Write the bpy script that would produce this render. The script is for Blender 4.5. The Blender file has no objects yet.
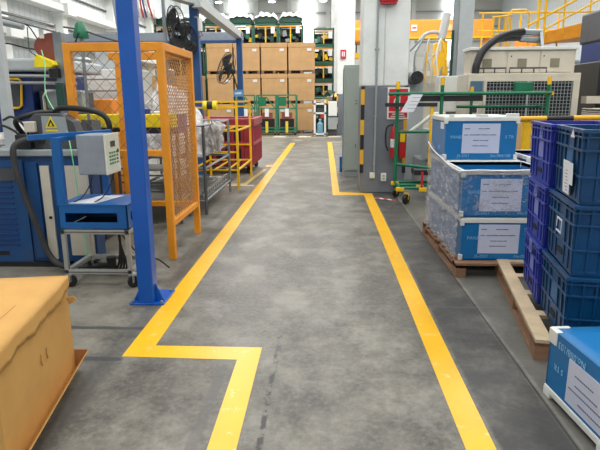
import bpy, bmesh, math, random
from mathutils import Vector, Matrix, Euler
random.seed(7)
S = bpy.context.scene
COL = S.collection
PI = math.pi

# ------------------------------------------------------------------ helpers
def lin(c):
    c /= 255.0
    return c / 12.92 if c <= 0.04045 else ((c + 0.055) / 1.055) ** 2.4
def rgb(r, g, b): return (lin(r), lin(g), lin(b), 1)

class NT:
    def __init__(s, name):
        s.m = bpy.data.materials.new(name); s.m.use_nodes = True
        s.t = s.m.node_tree; s.b = s.t.nodes['Principled BSDF']
        s.co = s.t.nodes.new('ShaderNodeTexCoord')
    def n(s, k, **kw):
        x = s.t.nodes.new(k)
        for a, v in kw.items(): setattr(x, a, v)
        return x
    def l(s, a, b): s.t.links.new(a, b)
    def noise(s, scale, detail=4, rough=.6, src=None, stretch=None):
        x = s.n('ShaderNodeTexNoise'); x.inputs['Scale'].default_value = scale
        x.inputs['Detail'].default_value = detail; x.inputs['Roughness'].default_value = rough
        src = src or s.co.outputs['Object']
        if stretch:
            mp = s.n('ShaderNodeMapping'); mp.inputs['Scale'].default_value = stretch
            s.l(src, mp.inputs['Vector']); src = mp.outputs['Vector']
        s.l(src, x.inputs['Vector']); return x.outputs['Fac']
    def ramp(s, fac, stops):
        r = s.n('ShaderNodeValToRGB'); e = r.color_ramp.elements
        while len(e) < len(stops): e.new(.5)
        for i, (p, c) in enumerate(stops): e[i].position = p; e[i].color = c if len(c) == 4 else (*c, 1)
        s.l(fac, r.inputs['Fac']); return r.outputs['Color']
    def mix(s, fac, a, b, bt='MIX'):
        x = s.n('ShaderNodeMix', data_type='RGBA', blend_type=bt)
        for sock, v in ((x.inputs[0], fac), (x.inputs[6], a), (x.inputs[7], b)):
            if hasattr(v, 'links'): s.l(v, sock)
            else: sock.default_value = v
        return x.outputs[2]
    def math(s, op, a, b=0.0, clamp=False):
        x = s.n('ShaderNodeMath', operation=op); x.use_clamp = clamp
        for sock, v in ((x.inputs[0], a), (x.inputs[1], b)):
            if hasattr(v, 'links'): s.l(v, sock)
            else: sock.default_value = v
        return x.outputs[0]
    def bump(s, h, strength=.2, dist=.01):
        x = s.n('ShaderNodeBump'); x.inputs['Strength'].default_value = strength
        x.inputs['Distance'].default_value = dist
        s.l(h, x.inputs['Height']); s.l(x.outputs['Normal'], s.b.inputs['Normal'])

def mat(name, col, rough=.5, metal=0.0, var=.12, scale=6, bump=0, dirt=0, stretch=None, spec=.5, alpha=1, coat=0):
    k = NT(name); b = k.b
    f = k.noise(scale, 4, .6, stretch=stretch)
    lo = tuple(v * (1 - var) for v in col[:3]) + (1,); hi = tuple(min(1, v * (1 + var)) for v in col[:3]) + (1,)
    c = k.ramp(f, [(.3, lo), (.7, hi)])
    if dirt:
        f2 = k.noise(scale * .45, 6, .7)
        c = k.mix(k.ramp(f2, [(.5, (0, 0, 0)), (.72, (dirt,) * 3)]), c, (.06, .05, .04, 1))
    k.l(c, b.inputs['Base Color'])
    b.inputs['Roughness'].default_value = rough; b.inputs['Metallic'].default_value = metal
    b.inputs['Specular IOR Level'].default_value = spec; b.inputs['Alpha'].default_value = alpha
    b.inputs['Coat Weight'].default_value = coat
    if bump: k.bump(k.noise(scale * 5, 4), bump)
    return k.m
def emat(name, col, st):
    k = NT(name); k.b.inputs['Base Color'].default_value = col
    k.b.inputs['Emission Color'].default_value = col; k.b.inputs['Emission Strength'].default_value = st
    return k.m

class MB:
    def __init__(s): s.v = []; s.f = []
    def box(s, x0, y0, z0, x1, y1, z1):
        n = len(s.v)
        s.v += [(x0,y0,z0),(x1,y0,z0),(x1,y1,z0),(x0,y1,z0),(x0,y0,z1),(x1,y0,z1),(x1,y1,z1),(x0,y1,z1)]
        s.f += [tuple(n+i for i in q) for q in ((0,3,2,1),(4,5,6,7),(0,1,5,4),(1,2,6,5),(2,3,7,6),(3,0,4,7))]
        return s
    def cbox(s, c, d, rot=None):
        n = len(s.v); m = MB().box(-d[0]/2, -d[1]/2, -d[2]/2, d[0]/2, d[1]/2, d[2]/2)
        R = Euler(rot).to_matrix() if rot else Matrix.Identity(3); c = Vector(c)
        s.v += [tuple(R @ Vector(p) + c) for p in m.v]; s.f += [tuple(n+i for i in q) for q in m.f]; return s
    def bar(s, p, q, w, h=None, up=(0,0,1)):
        p = Vector(p); q = Vector(q); d = (q-p); L = d.length; d.normalize(); up = Vector(up)
        if abs(d.dot(up)) > .98: up = Vector((0,1,0))
        a = d.cross(up).normalized(); b = a.cross(d).normalized(); h = h or w; n = len(s.v)
        for e in (p, q):
            for i, j in ((-1,-1),(1,-1),(1,1),(-1,1)): s.v.append(tuple(e + a*i*w/2 + b*j*h/2))
        s.f += [(n,n+3,n+2,n+1),(n+4,n+5,n+6,n+7)] + [(n+i,n+(i+1)%4,n+4+(i+1)%4,n+4+i) for i in range(4)]
        return s
    def tube(s, pts, r, k=8, closed=False, r2=None):
        P = [Vector(p) for p in pts]; N = len(P); n0 = len(s.v); prev = None
        for i in range(N):
            if closed: d = P[(i+1)%N] - P[i-1]
            else: d = P[min(i+1,N-1)] - P[max(i-1,0)]
            d.normalize()
            if prev is None:
                a = d.cross(Vector((0,0,1)));
                if a.length < .1: a = d.cross(Vector((0,1,0)))
            else: a = prev - d * prev.dot(d)
            a.normalize(); prev = a; b = d.cross(a)
            rr = r if r2 is None else r + (r2-r)*i/(N-1)
            for j in range(k):
                t = 2*PI*j/k; s.v.append(tuple(P[i] + (a*math.cos(t) + b*math.sin(t))*rr))
        for i in range(N if closed else N-1):
            for j in range(k):
                A = n0+i*k; B = n0+((i+1)%N)*k; s.f.append((A+j, A+(j+1)%k, B+(j+1)%k, B+j))
        if not closed:
            s.f.append(tuple(n0+j for j in range(k))[::-1]); s.f.append(tuple(n0+(N-1)*k+j for j in range(k)))
        return s
    def cyl(s, p, q, r, k=16, r2=None): return s.tube([p, q], r, k, r2=r2)
    def lathe(s, prof, c=(0,0,0), k=20):
        n0 = len(s.v)
        for (r, z) in prof:
            for j in range(k):
                t = 2*PI*j/k; s.v.append((c[0]+r*math.cos(t), c[1]+r*math.sin(t), c[2]+z))
        for i in range(len(prof)-1):
            for j in range(k):
                A = n0+i*k; B = A+k; s.f.append((A+j, A+(j+1)%k, B+(j+1)%k, B+j))
        s.f.append(tuple(n0+j for j in range(k))[::-1]); s.f.append(tuple(n0+(len(prof)-1)*k+j for j in range(k)))
        return s
    def prism(s, poly, lo, hi, axis='y'):
        n = len(s.v); N = len(poly)
        for h in (lo, hi):
            for (a, b) in poly:
                s.v.append({'y':(a,h,b),'x':(h,a,b),'z':(a,b,h)}[axis])
        s.f.append(tuple(n+i for i in range(N))); s.f.append(tuple(n+N+i for i in range(N))[::-1])
        s.f += [(n+(i+1)%N, n+i, n+N+i, n+N+(i+1)%N) for i in range(N)]
        return s
    def grid(s, fn, nu, nv):
        n = len(s.v)
        for i in range(nu+1):
            for j in range(nv+1): s.v.append(tuple(fn(i/nu, j/nv)))
        for i in range(nu):
            for j in range(nv):
                a = n+i*(nv+1)+j; s.f.append((a, a+nv+1, a+nv+2, a+1))
        return s
    def xf(s, M):
        s.v = [tuple(M @ Vector(p)) for p in s.v]; return s
    def build(s, name, m, parent=None, bevel=0, smooth=False, loc=None, rot=None, solid=0):
        me = bpy.data.meshes.new(name); me.from_pydata(s.v, [], s.f)
        bm = bmesh.new(); bm.from_mesh(me); bmesh.ops.recalc_face_normals(bm, faces=bm.faces); bm.to_mesh(me); bm.free()
        me.materials.append(m)
        if smooth:
            for p in me.polygons: p.use_smooth = True
            me.set_sharp_from_angle(angle=math.radians(38))
        o = bpy.data.objects.new(name, me); COL.objects.link(o)
        if parent: o.parent = parent
        if loc: o.location = loc
        if rot: o.rotation_euler = rot
        if solid:
            md = o.modifiers.new('s', 'SOLIDIFY'); md.thickness = solid; md.offset = 0
        if bevel:
            md = o.modifiers.new('b', 'BEVEL'); md.width = bevel; md.segments = 2; md.limit_method = 'ANGLE'
        return o
def B(*a): return MB().box(*a)

def tag(o, label, cat, group=None, kind=None):
    if label: o['label'] = label
    if cat: o['category'] = cat
    if group: o['group'] = group
    if kind: o['kind'] = kind
    return o
def thing(name, label, cat, loc=(0,0,0), rz=0, group=None, kind=None):
    o = bpy.data.objects.new(name, None); COL.objects.link(o); o.empty_display_size = .1
    o.location = loc; o.rotation_euler = (0,0,rz); return tag(o, label, cat, group, kind)
def struct(o): o['kind'] = 'structure'; return o
def dup(r, loc, rz=0, label=None, parent=None, rot=None):
    c = r.copy(); COL.objects.link(c)
    if parent: c.parent = parent
    else:
        c.location = loc or (0,0,0); c.rotation_euler = rot or (0,0,rz)
        if label: c['label'] = label
    for ch in [x for x in ALLCH(r)]: dup(ch, None, parent=c)
    return c
def ALLCH(r): return list(r.children)
def text(s, size, m, parent, loc, rot=(PI/2,0,0), name='lettering', ax='LEFT', ext=.0008, bold=.0):
    cu = bpy.data.curves.new(name, 'FONT'); cu.body = s; cu.size = size; cu.extrude = ext; cu.align_x = ax
    cu.offset = bold; cu.resolution_u = 3; cu.materials.append(m)
    tmp = bpy.data.objects.new('tmp', cu); COL.objects.link(tmp); bpy.context.view_layer.update()
    me = bpy.data.meshes.new_from_object(tmp.evaluated_get(bpy.context.evaluated_depsgraph_get())); me.name = name
    bpy.data.objects.remove(tmp); bpy.data.curves.remove(cu)
    if not me.materials: me.materials.append(m)
    o = bpy.data.objects.new(name, me); COL.objects.link(o); o.parent = parent; o.location = loc; o.rotation_euler = rot
    return o
def circ(c, r, n, axis, a0=0, a1=2*PI):
    c = Vector(c); ax = Vector(axis).normalized(); u = ax.orthogonal().normalized(); w = ax.cross(u)
    return [c + (u*math.cos(a0+(a1-a0)*i/n) + w*math.sin(a0+(a1-a0)*i/n))*r for i in range(n)]
def curve(pts, n=8):
    P = [Vector(p) for p in pts]; P = [P[0]*2-P[1]] + P + [P[-1]*2-P[-2]]; out = []
    for i in range(1, len(P)-2):
        a, b, c, d = P[i-1:i+3]
        for j in range(n):
            t = j/n; out.append(.5*((2*b) + (c-a)*t + (2*a-5*b+4*c-d)*t*t + (3*b-a-3*c+d)*t**3))
    out.append(P[-2]); return out

# ------------------------------------------------------------------ materials
BLUE = mat('blue_paint', rgb(8, 84, 176), .32, var=.1, scale=3, dirt=.12)
STEELBLUE = mat('steel_blue_paint', rgb(34, 82, 138), .45, var=.1, scale=4, dirt=.1)
TBLUE = mat('trolley_blue_paint', rgb(10, 92, 160), .38, var=.1, scale=6)
DBLUE = mat('machine_blue_paint', rgb(10, 68, 122), .45, var=.14, scale=5, dirt=.3)
NAVY = mat('navy_paint', rgb(14, 48, 112), .45)
ORANGE = mat('orange_paint', rgb(236, 152, 30), .42, var=.08, scale=5, dirt=.1)
WIREM = mat('wire_rust', rgb(176, 124, 66), .55, metal=.1, var=.2, scale=20)
YELLOW = mat('yellow_paint', rgb(240, 188, 20), .45, var=.1)
SYEL = mat('bright_yellow_plastic', rgb(240, 216, 20), .45, var=.1)
CRANE = mat('crane_orange', rgb(250, 150, 50), .5, var=.05)
WHITE = mat('white_paint', rgb(226, 228, 224), .5, var=.04, scale=2, dirt=.1)
PILW = mat('pillar_white', rgb(224, 228, 226), .55, var=.05, scale=3, dirt=.16, bump=.1)
PILG = mat('pillar_grey', rgb(112, 118, 126), .45, var=.08, scale=3, dirt=.15)
GREY = mat('grey_paint', rgb(150, 158, 160), .45, var=.06, scale=4, dirt=.1)
CABG = mat('cabinet_grey_green', rgb(164, 176, 170), .4, var=.04, scale=3)
LGREY = mat('light_grey_paint', rgb(184, 190, 192), .5, var=.06)
DGREY = mat('dark_grey_paint', rgb(70, 72, 76), .5, var=.1)
BEIGE = mat('beige_paint', rgb(206, 198, 182), .5, var=.05, scale=3, dirt=.15)
CREAM = mat('cream_plastic', rgb(222, 224, 208), .45, var=.03)
SHEETM = mat('grey_sheet_steel', rgb(150, 158, 170), .38, metal=.35, var=.08, scale=8)
ALU = mat('aluminium', rgb(184, 186, 184), .35, metal=.7, var=.08)
STEEL = mat('galvanised_steel', rgb(140, 146, 150), .4, metal=.6, var=.15, scale=9)
CHROME = mat('chrome', rgb(200, 200, 200), .2, metal=1, var=.05)
BLACK = mat('black_rubber', rgb(26, 26, 28), .55, var=.2)
BLKPL = mat('black_plastic', rgb(34, 36, 40), .4, var=.15)
HOSE = mat('grey_black_hose', rgb(62, 60, 60), .6, var=.2)
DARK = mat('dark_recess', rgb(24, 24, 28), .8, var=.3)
GREEN = mat('green_paint', rgb(14, 108, 74), .4, var=.14, scale=8)
DGREEN = mat('dark_green_paint', rgb(24, 66, 54), .5, var=.25, scale=6)
RACKG = mat('rack_green_paint', rgb(42, 118, 92), .5, var=.2)
LGREEN = mat('pale_green_hose', rgb(130, 220, 160), .4, var=.05)
RED = mat('red_paint', rgb(196, 34, 44), .4, var=.08)
BINRED = mat('maroon_plastic', rgb(158, 46, 62), .45, var=.14, scale=4, dirt=.12)
BROWN = mat('brown_red_paint', rgb(140, 72, 60), .55, var=.15)
PAPER = mat('paper', rgb(226, 228, 234), .7, var=.02)
LILAC = mat('label_paper_cool', rgb(196, 202, 224), .55, var=.02)
PRINT = mat('printed_ink', rgb(96, 100, 124), .7, var=.1)
PBLUE = mat('panel_blue', rgb(6, 108, 170), .45, var=.06, scale=4)
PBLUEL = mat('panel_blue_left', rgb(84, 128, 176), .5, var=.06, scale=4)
TRIMW = mat('white_plastic_trim', rgb(218, 220, 216), .45, var=.05, dirt=.1)
CRATEV = mat('violet_crate_plastic', rgb(34, 52, 150), .38, var=.12, scale=5)
CRATEB = mat('blue_crate_plastic', rgb(3, 62, 106), .36, var=.14, scale=5)
CRVIN = mat('violet_label', rgb(120, 128, 196), .5, var=.05)
CRBIN = mat('blue_label', rgb(30, 98, 150), .4, var=.08)
INKW = mat('white_ink', rgb(130, 188, 228), .6, var=.02)
ORFLAP = mat('yellow_block', rgb(226, 196, 60), .5)
LCD = mat('green_grey_screen', rgb(70, 84, 76), .25, var=.05)
BTN = mat('green_button', rgb(40, 130, 74), .45)
BUNDLE = mat('white_wrap', rgb(232, 236, 236), .35, var=.05)
WATERB = mat('blue_bottle_plastic', rgb(120, 170, 196), .2, var=.1)

def cardboard(name, col):
    k = NT(name); f = k.noise(3, 5, .6); f2 = k.noise(2, 3, .5, stretch=(1, 1, 28))
    c = k.ramp(f, [(.3, tuple(v*.9 for v in col[:3])), (.7, tuple(v*1.06 for v in col[:3]))])
    c = k.mix(k.math('MULTIPLY', f2, .12), c, tuple(v*.75 for v in col[:3]) + (1,))
    k.l(c, k.b.inputs['Base Color']); k.b.inputs['Roughness'].default_value = .75
    k.b.inputs['Specular IOR Level'].default_value = .25
    k.bump(k.noise(9, 4), .12, .01); return k.m
CARD = cardboard('cardboard_near', rgb(204, 158, 92))
CARDIN = cardboard('cardboard_raw_edge', rgb(172, 122, 76))
CARDF = cardboard('cardboard_far', rgb(205, 164, 116))
def wood(name, col):
    k = NT(name); f = k.noise(5, 6, .65, stretch=(1, 1, 6)); g = k.noise(40, 3, .5, stretch=(.15, 1, 1))
    c = k.ramp(f, [(.3, tuple(v*.75 for v in col[:3])), (.7, tuple(v*1.12 for v in col[:3]))])
    c = k.mix(k.math('MULTIPLY', g, .5), c, tuple(v*.6 for v in col[:3]) + (1,))
    k.l(c, k.b.inputs['Base Color']); k.b.inputs['Roughness'].default_value = .7; k.bump(g, .2); return k.m
WOOD = wood('pallet_wood', rgb(205, 184, 152))
WOODD = wood('pallet_wood_brown', rgb(150, 112, 84))

def stripes(name, a, b, axis, period, duty=.5, rough=.5):
    k = NT(name); sp = k.n('ShaderNodeSeparateXYZ'); k.l(k.co.outputs['Object'], sp.inputs[0])
    v = k.math('FRACT', k.math('DIVIDE', sp.outputs[axis], period))
    c = k.mix(k.math('GREATER_THAN', v, duty), a, b); k.l(c, k.b.inputs['Base Color'])
    k.b.inputs['Roughness'].default_value = rough; return k.m
TAPE = stripes('black_yellow_tape', rgb(222, 168, 40), rgb(30, 30, 32), 2, .5)
BARTAPE = stripes('black_yellow_bar', rgb(232, 170, 40), rgb(30, 30, 34), 0, .66)
REDW = stripes('red_white_tape', rgb(200, 70, 80), rgb(230, 220, 215), 0, .12)

# floor: worn polished concrete with old paint lane, joints and tape scars
def floor_mat():
    k = NT('concrete_floor'); sp = k.n('ShaderNodeSeparateXYZ'); k.l(k.co.outputs['Object'], sp.inputs[0])
    X, Y = sp.outputs[0], sp.outputs[1]
    big = k.noise(.55, 5, .6); mid = k.noise(3.2, 10, .7); fine = k.noise(30, 5, .7)
    streak = k.noise(1.4, 6, .65, stretch=(1, .45, 1))
    c = k.ramp(mid, [(.34, rgb(58, 56, 51)), (.49, rgb(101, 98, 91)), (.66, rgb(133, 130, 120))])
    c = k.mix(k.ramp(big, [(.38, (.7,)*3), (.55, (0,)*3)]), c, rgb(84, 82, 76))
    c = k.mix(k.ramp(streak, [(.5, (0,)*3), (.7, (.7,)*3)]), c, rgb(86, 84, 82))
    scuff = k.noise(2.1, 10, .68, stretch=(1, .8, 1)); c = k.mix(k.ramp(scuff, [(.48, (0,)*3), (.70, (.62,)*3)]), c, rgb(162, 159, 149))
    dk = k.noise(1.5, 10, .72, stretch=(1, .9, 1)); c = k.mix(k.ramp(dk, [(.50, (0,)*3), (.68, (.8,)*3)]), c, rgb(64, 62, 58))
    c = k.mix(k.ramp(fine, [(.45, (0,)*3), (.75, (.4,)*3)]), c, rgb(150, 147, 136))
    spots = k.noise(11, 3, .6); c = k.mix(k.ramp(spots, [(.66, (0,)*3), (.74, (.45,)*3)]), c, rgb(80, 80, 80))
    def band(ax, a, b, soft=.015, wob=.02, wsc=6):
        w = k.math('MULTIPLY', k.math('SUBTRACT', k.noise(wsc, 4), .5), wob * 2)
        p = k.math('ADD', ax, w)
        u = k.math('DIVIDE', k.math('SUBTRACT', p, a), soft, True)
        v = k.math('DIVIDE', k.math('SUBTRACT', b, p), soft, True)
        return k.math('MULTIPLY', u, v)
    def lay(c, m, col, amt, pat=None):
        f = k.math('MULTIPLY', m, amt)
        if pat is not None: f = k.math('MULTIPLY', f, pat)
        return k.mix(f, c, col)
    patch = k.ramp(k.noise(3.2, 6, .7), [(.34, (.35,)*3), (.56, (1,)*3)])
    # dark lane of old coating between right stripe and the joint
    c = lay(c, band(X, .82, 1.19, .02, .01), rgb(58, 58, 58), .86, patch)
    c = lay(c, band(X, 1.19, 4.5, .05, .01), rgb(92, 92, 87), .85, patch)
    c = lay(c, band(X, 1.178, 1.198, .006, .004), rgb(34, 34, 36), .85)
    c = lay(c, band(X, 1.2, 1.222, .008, .004), rgb(140, 138, 132), .25)
    # removed-tape ghost left of the long stripe and cross strips
    by = band(Y, .5, 9, .2, .0)
    c = lay(c, k.math('MULTIPLY', band(X, -1.44, -1.27, .05, .02), by), rgb(66, 64, 62), .6, patch)
    c = lay(c, band(X, -5.5, -1.44, .4, .1), rgb(140, 135, 122), .6, patch)  # left floor colour lightened to offset lamp light falling mostly on the centre
    bx = band(X, -6, -1.27, .03, 0)
    c = lay(c, k.math('MULTIPLY', band(Y, 3.49, 3.55, .01, .012), bx), rgb(62, 62, 64), .85)
    c = lay(c, k.math('MULTIPLY', band(Y, 3.02, 3.085, .01, .012), bx), rgb(62, 62, 64), .85)
    c = lay(c, k.math('MULTIPLY', band(X, -.66, -.585, .012, .02), band(Y, .5, 3.02, .05, 0)), rgb(90, 88, 88), .7, patch)
    # broken scar in the aisle
    m = k.math('MULTIPLY', band(X, -.325, -.285, .01, .02, 2.5), band(Y, .5, 3.45, .03, 0))
    brk = k.ramp(k.noise(5, 6, .7, stretch=(3, 2, 1)), [(.47, (0,)*3), (.55, (1,)*3)])
    c = lay(c, m, rgb(52, 52, 54), .95, brk)
    for yy in (3.98, 8.4, 13, 18): c = lay(c, k.math('MULTIPLY', band(Y, yy, yy + .035, .015, .03, 2), band(X, -6, 3, .1, 0)), rgb(110, 109, 108), .45)
    k.l(c, k.b.inputs['Base Color'])
    r = k.ramp(mid, [(.3, (.38,)*3), (.7, (.56,)*3)]); k.l(r, k.b.inputs['Roughness'])
    k.b.inputs['Specular IOR Level'].default_value = .4
    k.bump(k.math('ADD', k.math('MULTIPLY', fine, .3), mid), .12, .006); return k.m
FLOOR = floor_mat()
def line_mat(name, col):
    k = NT(name); w = k.noise(9, 8, .75); w2 = k.noise(2, 4, .6)
    c = k.ramp(w2, [(.3, tuple(v*.9 for v in col[:3])), (.7, tuple(min(1, v*1.05) for v in col[:3]))])
    c = k.mix(k.ramp(w, [(.58, (0,)*3), (.68, (.8,)*3)]), c, rgb(236, 216, 160))  # whitish blotches: worn paint plus shiny highlights painted into the colour
    k.l(c, k.b.inputs['Base Color']); k.b.inputs['Roughness'].default_value = .34; k.bump(w, .1, .003); return k.m
LINE = line_mat('yellow_line_paint', rgb(240, 182, 6))
LINEW = line_mat('white_line_paint', rgb(222, 218, 204))
def corr_mat(name, col, axis, period):
    k = NT(name); sp = k.n('ShaderNodeSeparateXYZ'); k.l(k.co.outputs['Object'], sp.inputs[0])
    v = k.math('ABSOLUTE', k.math('SUBTRACT', k.math('FRACT', k.math('DIVIDE', sp.outputs[axis], period)), .5))
    c = k.ramp(v, [(.0, tuple(x*.82 for x in col[:3])), (.12, col), (1, col)]); k.l(c, k.b.inputs['Base Color'])
    k.b.inputs['Roughness'].default_value = .55; k.bump(k.ramp(v, [(.1, (0,)*3), (.2, (1,)*3)]), .5, .03); return k.m
WALLC = corr_mat('corrugated_wall_panel', rgb(214, 220, 222), 1, .3)
WALLB = corr_mat('far_wall_panel', rgb(214, 214, 208), 2, 1.1)
ROOF = mat('roof_sheet', rgb(190, 192, 192), .6)
DAY = emat('daylight_panel', (.93, .97, 1, 1), 5.0)
LAMP = emat('lamp_glass', (.95, .96, 1, 1), 14.0)

# transparent stretch film
def film(name, lo, hi):
    k = NT(name); f = k.noise(38, 7, .8, stretch=(1, .7, 1.6)); g = k.noise(6, 5, .65, stretch=(1, 1, 2))
    k.b.inputs['Base Color'].default_value = (.80, .82, .90, 1); k.b.inputs['Roughness'].default_value = .1
    a = k.ramp(k.math('MULTIPLY', f, k.math('ADD', g, .5)), [(.46, (lo,)*3), (.56, (lo+(hi-lo)*.4,)*3), (.62, (hi,)*3)])  # denser pale streaks paint sparse highlights into the film's alpha
    k.l(a, k.b.inputs['Alpha']); k.bump(k.math('ADD', f, k.math('MULTIPLY', g, 2)), 1, .04); return k.m
FILM = film('stretch_film', .34, .9); FILMC = film('stretch_film_clear', .04, .5)
def crumple(name, c1, c2):
    k = NT(name); f = k.noise(7, 8, .75)
    k.l(k.ramp(f, [(.35, c1), (.62, c2)]), k.b.inputs['Base Color']); k.b.inputs['Roughness'].default_value = .3
    k.bump(f, .8, .05); return k.m
PLASTIC = crumple('crumpled_plastic', rgb(150, 140, 136), rgb(236, 232, 228))

# ------------------------------------------------------------------ building shell
XL, XR, YB, YF, H = -9.0, 14.0, 46.0, -3.0, 9.6
struct(B(XL, YF, -.1, XR, YB, 0).build('floor', FLOOR))
struct(B(XL-.2, YF-.2, H, XR+.2, YB+.2, H+.15).build('ceiling', ROOF))
struct(B(XL, YB, 0, XR, YB+.2, H).build('wall_back', WALLB))
struct(B(XL-.2, YF, 0, XL, YB, H).build('wall_left', WALLC))
struct(B(XR, YF, 0, XR+.2, YB, H).build('wall_right', WALLC))
struct(B(XL, YF-.2, 0, XR, YF, H).build('wall_front', WALLC))
# far wall posts and girts
n = 1
for x in (-8.4, -5.6, -2.9, .2, 3.9, 7.0, 10.2):
    struct(B(x-.17, YB-.3, 0, x+.17, YB, H).build('trim_%d' % n, WHITE)); n += 1
for z in (6.0, 7.15, 8.3):
    struct(B(XL, YB-.12, z, XR, YB, z+.09).build('trim_%d' % n, GREY)); n += 1
# translucent daylight strips in the far wall
for i, (x, w) in enumerate(((-7.1, 1.25), (-1.45, 1.15), (9.9, .9), (15.4, .9))):
    if x < XR: struct(B(x-w/2, YB-.34, 4.6, x+w/2, YB-.3, 9.5).build('window_%d' % (i+1), DAY))
# left wall: white columns, knee brackets, purlins, dark rods
for y in (9.2, 12.0, 15.0, 18.5, 23, 28, 34, 40):
    m = B(XL, y-.16, 0, XL+.34, y+.16, H)
    for z in (3.3, 4.35, 5.6): m.box(XL, y-.3, z-.02, XL+.62, y+.3, z+.34)
    struct(m.build('trim_%d' % n, WHITE)); n += 1
for z in (3.36, 4.42, 5.7):
    struct(B(XL+.06, 5, z, XL+.5, YB-.4, z+.2).build('trim_%d' % n, WHITE)); n += 1
for z in (3.95, 5.1):
    struct(B(XL+.02, 5, z, XL+.08, YB-.4, z+.05).build('trim_%d' % n, DGREY)); n += 1
# high-bay lamps
def highbay(loc, label):
    t = thing('ceiling_lamp', label, 'lamp', loc, 0, 'high bay lamps hanging in rows')
    MB().lathe([(.05,.3),(.12,.28),(.14,.12),(.26,0),(.27,-.02),(.23,-.02)]).build('lamp_housing', GREY, t, smooth=True)
    MB().lathe([(.19,-.05),(.22,-.01)]).build('lamp_lens', LAMP, t, smooth=True)
    MB().cyl((0,0,.3),(0,0,H-loc[2]), .015, 6).build('hanger', DGREY, t)
    return t
hb = highbay((-6.6, 35, 7.45), 'round glowing high bay lamp, furthest left of the far row')
for x, w in ((-3.3, 'above the tall cardboard boxes'), (-.15, 'beside the bright wall strip above the racks'), (11.0, 'above the yellow railing on the right')):
    dup(hb, (x, 35, 7.45), 0, 'round glowing high bay lamp ' + w)

# ------------------------------------------------------------------ floor lines
def ribbon(name, poly, m, z=.0015):
    o = MB().prism(poly, .0003, z, 'z').build(name, m); struct(o); return o
ribbon('floor_marking', [(-1.295,3.09),(-.548,3.07),(-.548,.2),(-.41,.2),(-.41,3.245),(-1.125,3.25),(-1.12,13.09),(-1.11,20.1),(-1.29,20.1),(-1.3,13.35),(-1.45,13.3),(-1.45,12.95),(-1.285,12.95)], LINE)
ribbon('floor_marking', [(.665,.2),(.805,.2),(.815,9.19),(.255,9.34),(.262,20.6),(.09,20.6),(.135,9.0),(.665,9.03)], LINE)
ribbon('floor_marking', [(XL,23.1),(6,23.1),(6,23.25),(XL,23.25)], LINE)
k = 0
for x in (-3.4, -2.3, -1.2, .1):
    ribbon('floor_marking', [(x,23.3),(x+.55,23.3),(x+.62,24.0),(x+.07,24.0)], LINEW)
ribbon('floor_marking', [(-2.35,10.02),(-1.36,10.02),(-1.36,10.1),(-2.35,10.1)], LINEW)
ribbon('floor_marking', [(-1.95,10.12),(-1.5,10.12),(-1.36,12.5),(-1.44,12.5),(-1.58,10.3),(-1.95,10.3)], line_mat('dull_yellow_line', rgb(190,170,90)))
ribbon('floor_marking', [(.27,20.45),(2.2,20.45),(2.2,20.6),(.27,20.6)], LINEW)
ribbon('floor_marking', [(-1.25,21.5),(-.9,21.5),(-.9,21.65),(-1.25,21.65)], LINEW)

# ------------------------------------------------------------------ concrete pillars
def pillar(x, y, w, d, label_n):
    t = thing('concrete_pillar', None, None, (x, y, 0)); t['kind'] = 'structure'
    B(0, 0, 1.80, w, d, H).build('upper_shaft', PILW, t, bevel=.02)
    B(0, 0, 0, w, d, 1.80).build('lower_shaft', PILG, t, bevel=.02)
    B(-.01, -.01, .35, .05, .05, 1.8).build('corner_guard', TAPE, t)
    B(w-.05, -.01, .35, w+.01, .05, 1.8).build('corner_guard', TAPE, t)
    return t
P1 = pillar(.61, 9.25, .76, .8, 1)
MB().tube([(.235,-.035,.36),(.235,-.035,H-.1)], .018, 8).build('conduit', GREY, P1, smooth=True)
for z in (.5, 1.3, 2.37, 3.6):
    B(.2,-.03,z,.27,0,z+.025).build('pipe_clip', STEEL, P1)
MB().tube([(.36,-.02,1.8),(.36,-.02,3.0)], .007, 6).build('cable', LGREY, P1)
pillar(.52, 24.6, .76, .8, 2)
pillar(.36, 36.0, .76, .8, 3)
# things fixed on the near pillar
t = thing('wall_socket', 'cream square outlet box low on the grey pillar, left of two', 'socket', (.815, 9.25, .31))
B(-.045,-.04,-.05,.045,0,.05).build('box', CREAM, t, bevel=.006); B(-.03,-.045,-.03,.03,-.04,.03).build('face_plate', WHITE, t)
t = thing('wall_socket', 'tall white switched socket low on the grey pillar, right of two', 'socket', (1.01, 9.25, .28))
B(-.045,-.04,-.07,.045,0,.07).build('box', WHITE, t, bevel=.006)
B(-.015,-.045,.01,.015,-.04,.04).build('switch', GREY, t); B(-.02,-.045,-.045,.02,-.04,-.005).build('outlet', LGREY, t)
t = thing('fire_alarm_box', 'red metal alarm box high on the white pillar', 'alarm', (1.01, 9.25, 3.2))
B(-.14,-.12,-.1,.14,0,.12).build('case', RED, t, bevel=.015)
B(-.12,-.1,-.13,.12,-.01,-.1).build('base', RED, t); MB().cyl((0,-.05,-.17),(0,-.05,-.13),.02,10).build('gland', STEEL, t)
t = thing('fire_sign', 'red and white fire extinguisher sign on the grey pillar', 'sign', (1.22, 9.25, 1.52))
B(-.18,-.015,-.26,.18,0,.26).build('plate', WHITE, t)
B(-.155,-.018,-.13,.155,-.015,.235).build('red_field', RED, t); B(-.155,-.018,-.235,.155,-.015,-.15).build('red_strip', RED, t)
MB().prism([(-.03,-.1),(.03,-.1),(.03,.1),(.012,.13),(-.012,.13),(-.03,.1)], -.021,-.018).build('extinguisher_symbol', WHITE, t)
MB().prism([(-.01,.13),(.01,.13),(.01,.16),(-.07,.06),(-.085,-.04),(-.07,-.04),(-.05,.05),(-.01,.14)], -.021,-.018).build('hose_symbol', WHITE, t)
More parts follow.
